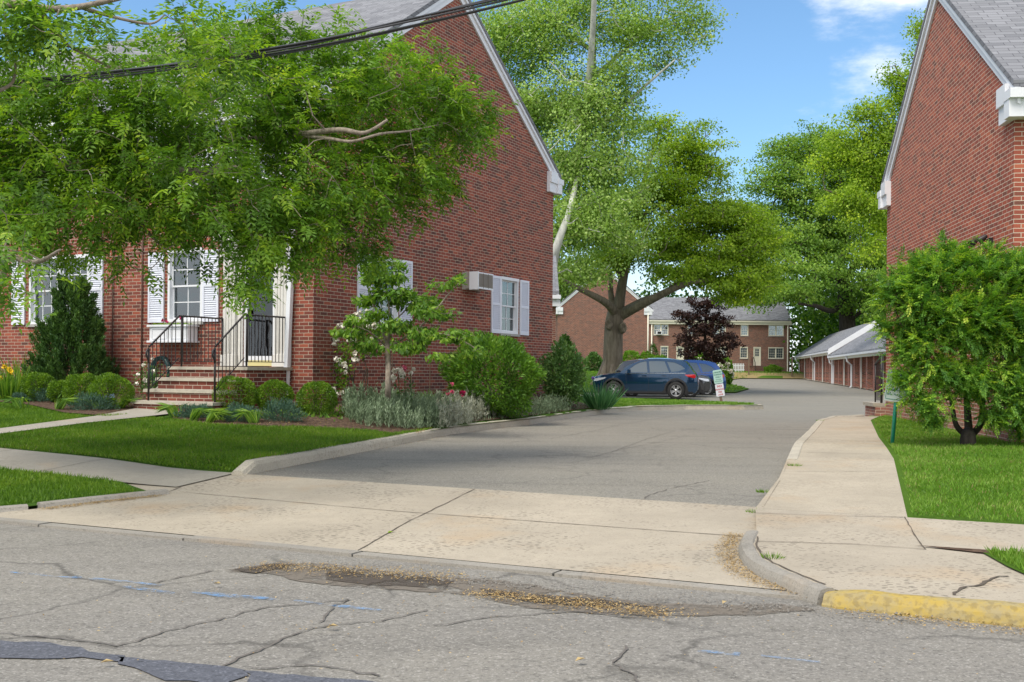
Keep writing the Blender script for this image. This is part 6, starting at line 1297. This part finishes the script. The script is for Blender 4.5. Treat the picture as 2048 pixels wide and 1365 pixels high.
# house number plaque on a stake, solar spotlights
b = at_bed(250, 818); pz = P(251, 773, b[1]-.05)
q = empty('number_plaque', (pz[0], pz[1]-.1, b[2]), LH[1]+R(12), 'oval house number plaque on a stake by the boxwood', 'sign'); hh_ = pz[2]-b[2]
k = MB(); k.tube([(0, .01, -.05), (0, .01, hh_)], .006, 5); k.build('stake', M['iron'], q)
k = MB(); pts = [(.055*math.cos(a), hh_+.085*math.sin(a)) for a in np.linspace(0, 2*math.pi, 25)[:-1]]; k.prism(pts, -.012, 0, axis=1); pq = k.build('plate', simple('plaque_brown', (.05,.03,.022), .5), q)
k = MB(); k.tube([(.055*math.cos(a), -.012, hh_+.085*math.sin(a)) for a in np.linspace(0, 2*math.pi, 25)], .004, 4); k.build('rim', simple('plaque_gold', (.45,.30,.18), .4), pq)
text_mesh('39', .08, 'lettering', simple('plaque_text', (.5,.4,.34), .5), pq, (0, -.014, hh_-.03), (R(90), 0, 0), bold=False)
for px, py, lab in ((207, 812, 'tilted solar spotlight with bright blue panel'), (222, 809, 'darker solar spotlight nearest the plaque')):
    b = at_bed(px, py); z_ = P(px, 799, b[1]-.35); s = empty('solar_spotlight', (z_[0], z_[1], float(HL(z_[0], z_[1]))), .5, lab, 'garden light', 'solar spotlights in the left bed')
    k = MB(); k.tube([(0, 0, -.05), (0, 0, .16)], .01, 6); k.tube([(.04, 0, .13), (.02, -.10, .12)], [.03, .04], 8); k.build('lamp', M['blackplastic'], s); k = MB(); k.hexa([(-.06, -.05, .14), (.06, -.05, .14), (.06, .05, .22), (-.06, .05, .22), (-.06, -.055, .15), (.06, -.055, .15), (.06, .045, .23), (-.06, .045, .23)]); k.build('panel', simple('solar_panel', (.12,.16,.30), .25), s)
# ================================================================== GRASS, LITTER
lawnpoly = [W2(3.27, -17.5), W2(3.27, -7.1), (-2.8, 13.6), (-1.35, 19.6), (-1.9, 17.9), gp(740, 864), gp(620, 858), gp(530, 857), gp(430, 853), gp(350, 842), gp(300, 839), gp(170, 852), gp(0, 874), gp(-150, 900)]
def grass(poly, n, h, w, leaf_, fn, lab): return field('grass', poly, n, h, w, leaf_, fn, lab, 'grass', .9, 0)
grass(lawnpoly, 95000, .065, .009, M['l_grass'], HL, 'dense mown grass of the left front lawn')
grass([gp(258, 832), gp(215, 837), gp(130, 831), gp(60, 815), gp(0, 809), gp(-150, 803), gp(-170, 850), gp(0, 859), gp(190, 834)], 22000, .06, .009, M['l_grass'], HL, 'mown grass left of the front path')
grass([W2(.17, -14), W2(.17, -7.5), W2(.55, -7.4), W2(1.05, -7.2), W2(1.65, -6.95), W2(2.08, -7.7), W2(2.08, -14)], 40000, .075, .008, M['l_grass'], HLw, 'mown grass of the left street verge')
grass([W2(3.05, .32), (4.92, 14.2), (5.95, 18), (7.5, 23.2), (8.35, 25), (7.4, 16.6), (8.8, 16.2), W2(3.05, 4.5)], 70000, .055, .009, M['l_grassR'], HR, 'bright mown grass beside the right footpath')
grass([W2(1.5, .97), W2(1.05, 1.14), W2(.55, 1.38), W2(.34, 2.2), W2(.34, 4), W2(1.58, 4), W2(1.58, 1.3)], 14000, .08, .008, M['l_grassR'], HR, 'small grass verge behind the yellow kerb')
grass([(2.9, 32.1), (3.9, 33.8), (5.4, 35), (7.2, 35.3), (7.8, 35.8), (6.3, 38.8), (2.8, 43.4), (1.5, 38), (1.2, 33)], 26000, .10, .025, M['l_grassR'], HL, 'sunlit grass strip in front of the parked cars')
grass([(2.0, 56.3), (11.3, 57.8), (13.8, 66), (15.2, 80), (18.6, 99), (23, 108.5), (29, 110), (29, 116), (3, 116), (-3, 60)], 26000, .16, .06, M['l_grassR'], HL, 'grass around the far courtyard houses')
for pg, nn_, f_, lab in ((lawnpoly, 4200, HL, 'scattered dry blades in the left front lawn'), ([W2(3.05, .32), (4.92, 14.2), (5.95, 18), (7.5, 23.2), (7.4, 16.6), W2(3.05, 4.5)], 2600, HR, 'scattered dry blades in the right lawn')):
    field('dry_grass', pg, nn_, .06, .008, M['l_straw'], f_, lab, 'grass', .6, 0)
field('low_greenery', [LW(.1, -.2), LW(-.3, -2.4), LW(.3, -2.9), gq(690, 842), LW(1.6, -1.6), LW(1.2, -.1)], 900, .12, .03, M['l_dog'], HL, 'low seedlings on the mulch near the house corner', 'ground cover', .5, 0)
def litter(pl, n, spread, fn, off, lab, size=.016):
    a = np.array(resample(pl, .05)); i = rng.integers(0, len(a), n); p = a[i]+rng.normal(size=(n, 2))*spread; z = fn(p[:, 0], p[:, 1])+off+rng.random(n)*.006
    D = rdir(n, 0, .12); o = leafmesh('leaf_litter', M['l_litter'], np.column_stack([p, z]), D, rdir(n, 2.5), size*rng.uniform(.5, 1.5, n), size*.7, None); o['kind'] = 'stuff'; o['label'] = lab; o['category'] = 'litter'
litter([W2(1.8, -.86), W2(1.2, -.76), W2(.6, -.55), W2(.22, -.25), W2(.05, .1)], 2600, .05, HD, .012, 'tan petals drifted along the curved grey kerb', .013)
litter([W2(-.27, .35), W2(-.30, 1.0), W2(-.30, 4)], 2200, .08, HS, .0, 'tan petals drifted in front of the yellow kerb', .014)
litter(gs((530, 1132), (640, 1138), (760, 1145), (900, 1156)), 1700, .11, HS, .0, 'tan petals around the broken asphalt patch', .013)
litter(gs((960, 1188), (1080, 1200), (1180, 1210), (1330, 1228)), 1900, .08, HS, .0, 'tan petals along the broken asphalt edge', .014)
litter([W2(.6, -7.02), W2(1.05, -6.86), W2(1.6, -6.62)], 1500, .04, HD, .012, 'tan petals along the left grey kerb', .013)
litter(DL[:4], 500, .09, HD, .006, 'few dry petals at the foot of the long kerb', .016)
litter(gs((300, 1180), (1000, 1240), (1800, 1300)), 350, .8, HS, .0, 'scattered petals on the street', .014)
# loose gravel along the apron edge and broken asphalt
def gravel(pl, n, spread, fn, lab):
    a = np.array(resample(pl, .05)); m = MB()
    for _ in range(n):
        p = a[rng.integers(0, len(a))]+rng.normal(size=2)*spread; r_ = rng.uniform(.003, .011); z = float(fn(p[0], p[1])); q = rng.random(6)*.6+.7
        n0 = len(m.v); m.v += [(p[0]+r_*q[0], p[1], z), (p[0], p[1]+r_*q[1], z), (p[0]-r_*q[2], p[1], z), (p[0], p[1]-r_*q[3], z), (p[0], p[1], z+r_*q[4])]
        for i in range(4): m.f.append((n0+i, n0+(i+1) % 4, n0+4)); m.sm.append(False)
    o = m.build('gravel', simple('gravel_stone', (.20,.185,.165), .9, var=.4, sc=90), uv=False); o['kind'] = 'stuff'; o['label'] = lab; o['category'] = 'gravel'
gravel(gs((640, 1130), (1000, 1165), (1300, 1195), (1640, 1222), (1900, 1240)), 700, .10, HS, 'loose grey gravel in the gutter')
# a few fallen leaves
for i, (x, y, f_, k_) in enumerate([(915, 1153, HS, 'beside the apron lip'), (428, 1172, HS, 'on the blue marking at left'), (655, 1258, HS, 'alone in the middle of the street'), (200, 1332, HS, 'by the tar seal at lower left'), (1150, 1330, HS, 'low in the centre of the street'), (775, 1070, HD, 'on the apron joint'), (1445, 1212, HS, 'yellow, near the gutter gravel')]):
    p = G(x, y, f_); o = leafmesh('fallen_leaf', M['l_litter'] if i != 5 else M['l_dog'], np.zeros((1, 3)), np.array([[1., .4*i-1, .12]]), np.array([[0., 0, 1]]), .06, .03, None, np.array([.9]), fold=.35); o.location = (p[0], p[1], p[2]+.012); tag(o, 'small fallen leaf '+k_, 'leaf', 'fallen leaves')
for i, (x, y, f_, n_, lab) in enumerate([(1035, 1120, None, 0, ''), (1511, 1026, HD, 60, 'weed tuft where driveway, apron and footpath meet'), (1546, 1116, HR, 40, 'weed tuft in the joint behind the curved kerb'), (1529, 985, HD, 60, 'weeds along the lower footpath edge'), (1589, 932, HR, 40, 'weed tuft at the near end of the pale kerb'), (678, 909, HD, 40, 'weeds at the foot of the long kerb'), (1640, 842, HR, 30, 'weeds in the joint at the far end of the footpath')]):
    if f_ is None: continue
    blades('weed_tuft', lab, 'weed', G(x, y, f_), n_*2, .07, .008, .06, M['l_bright'], .8)
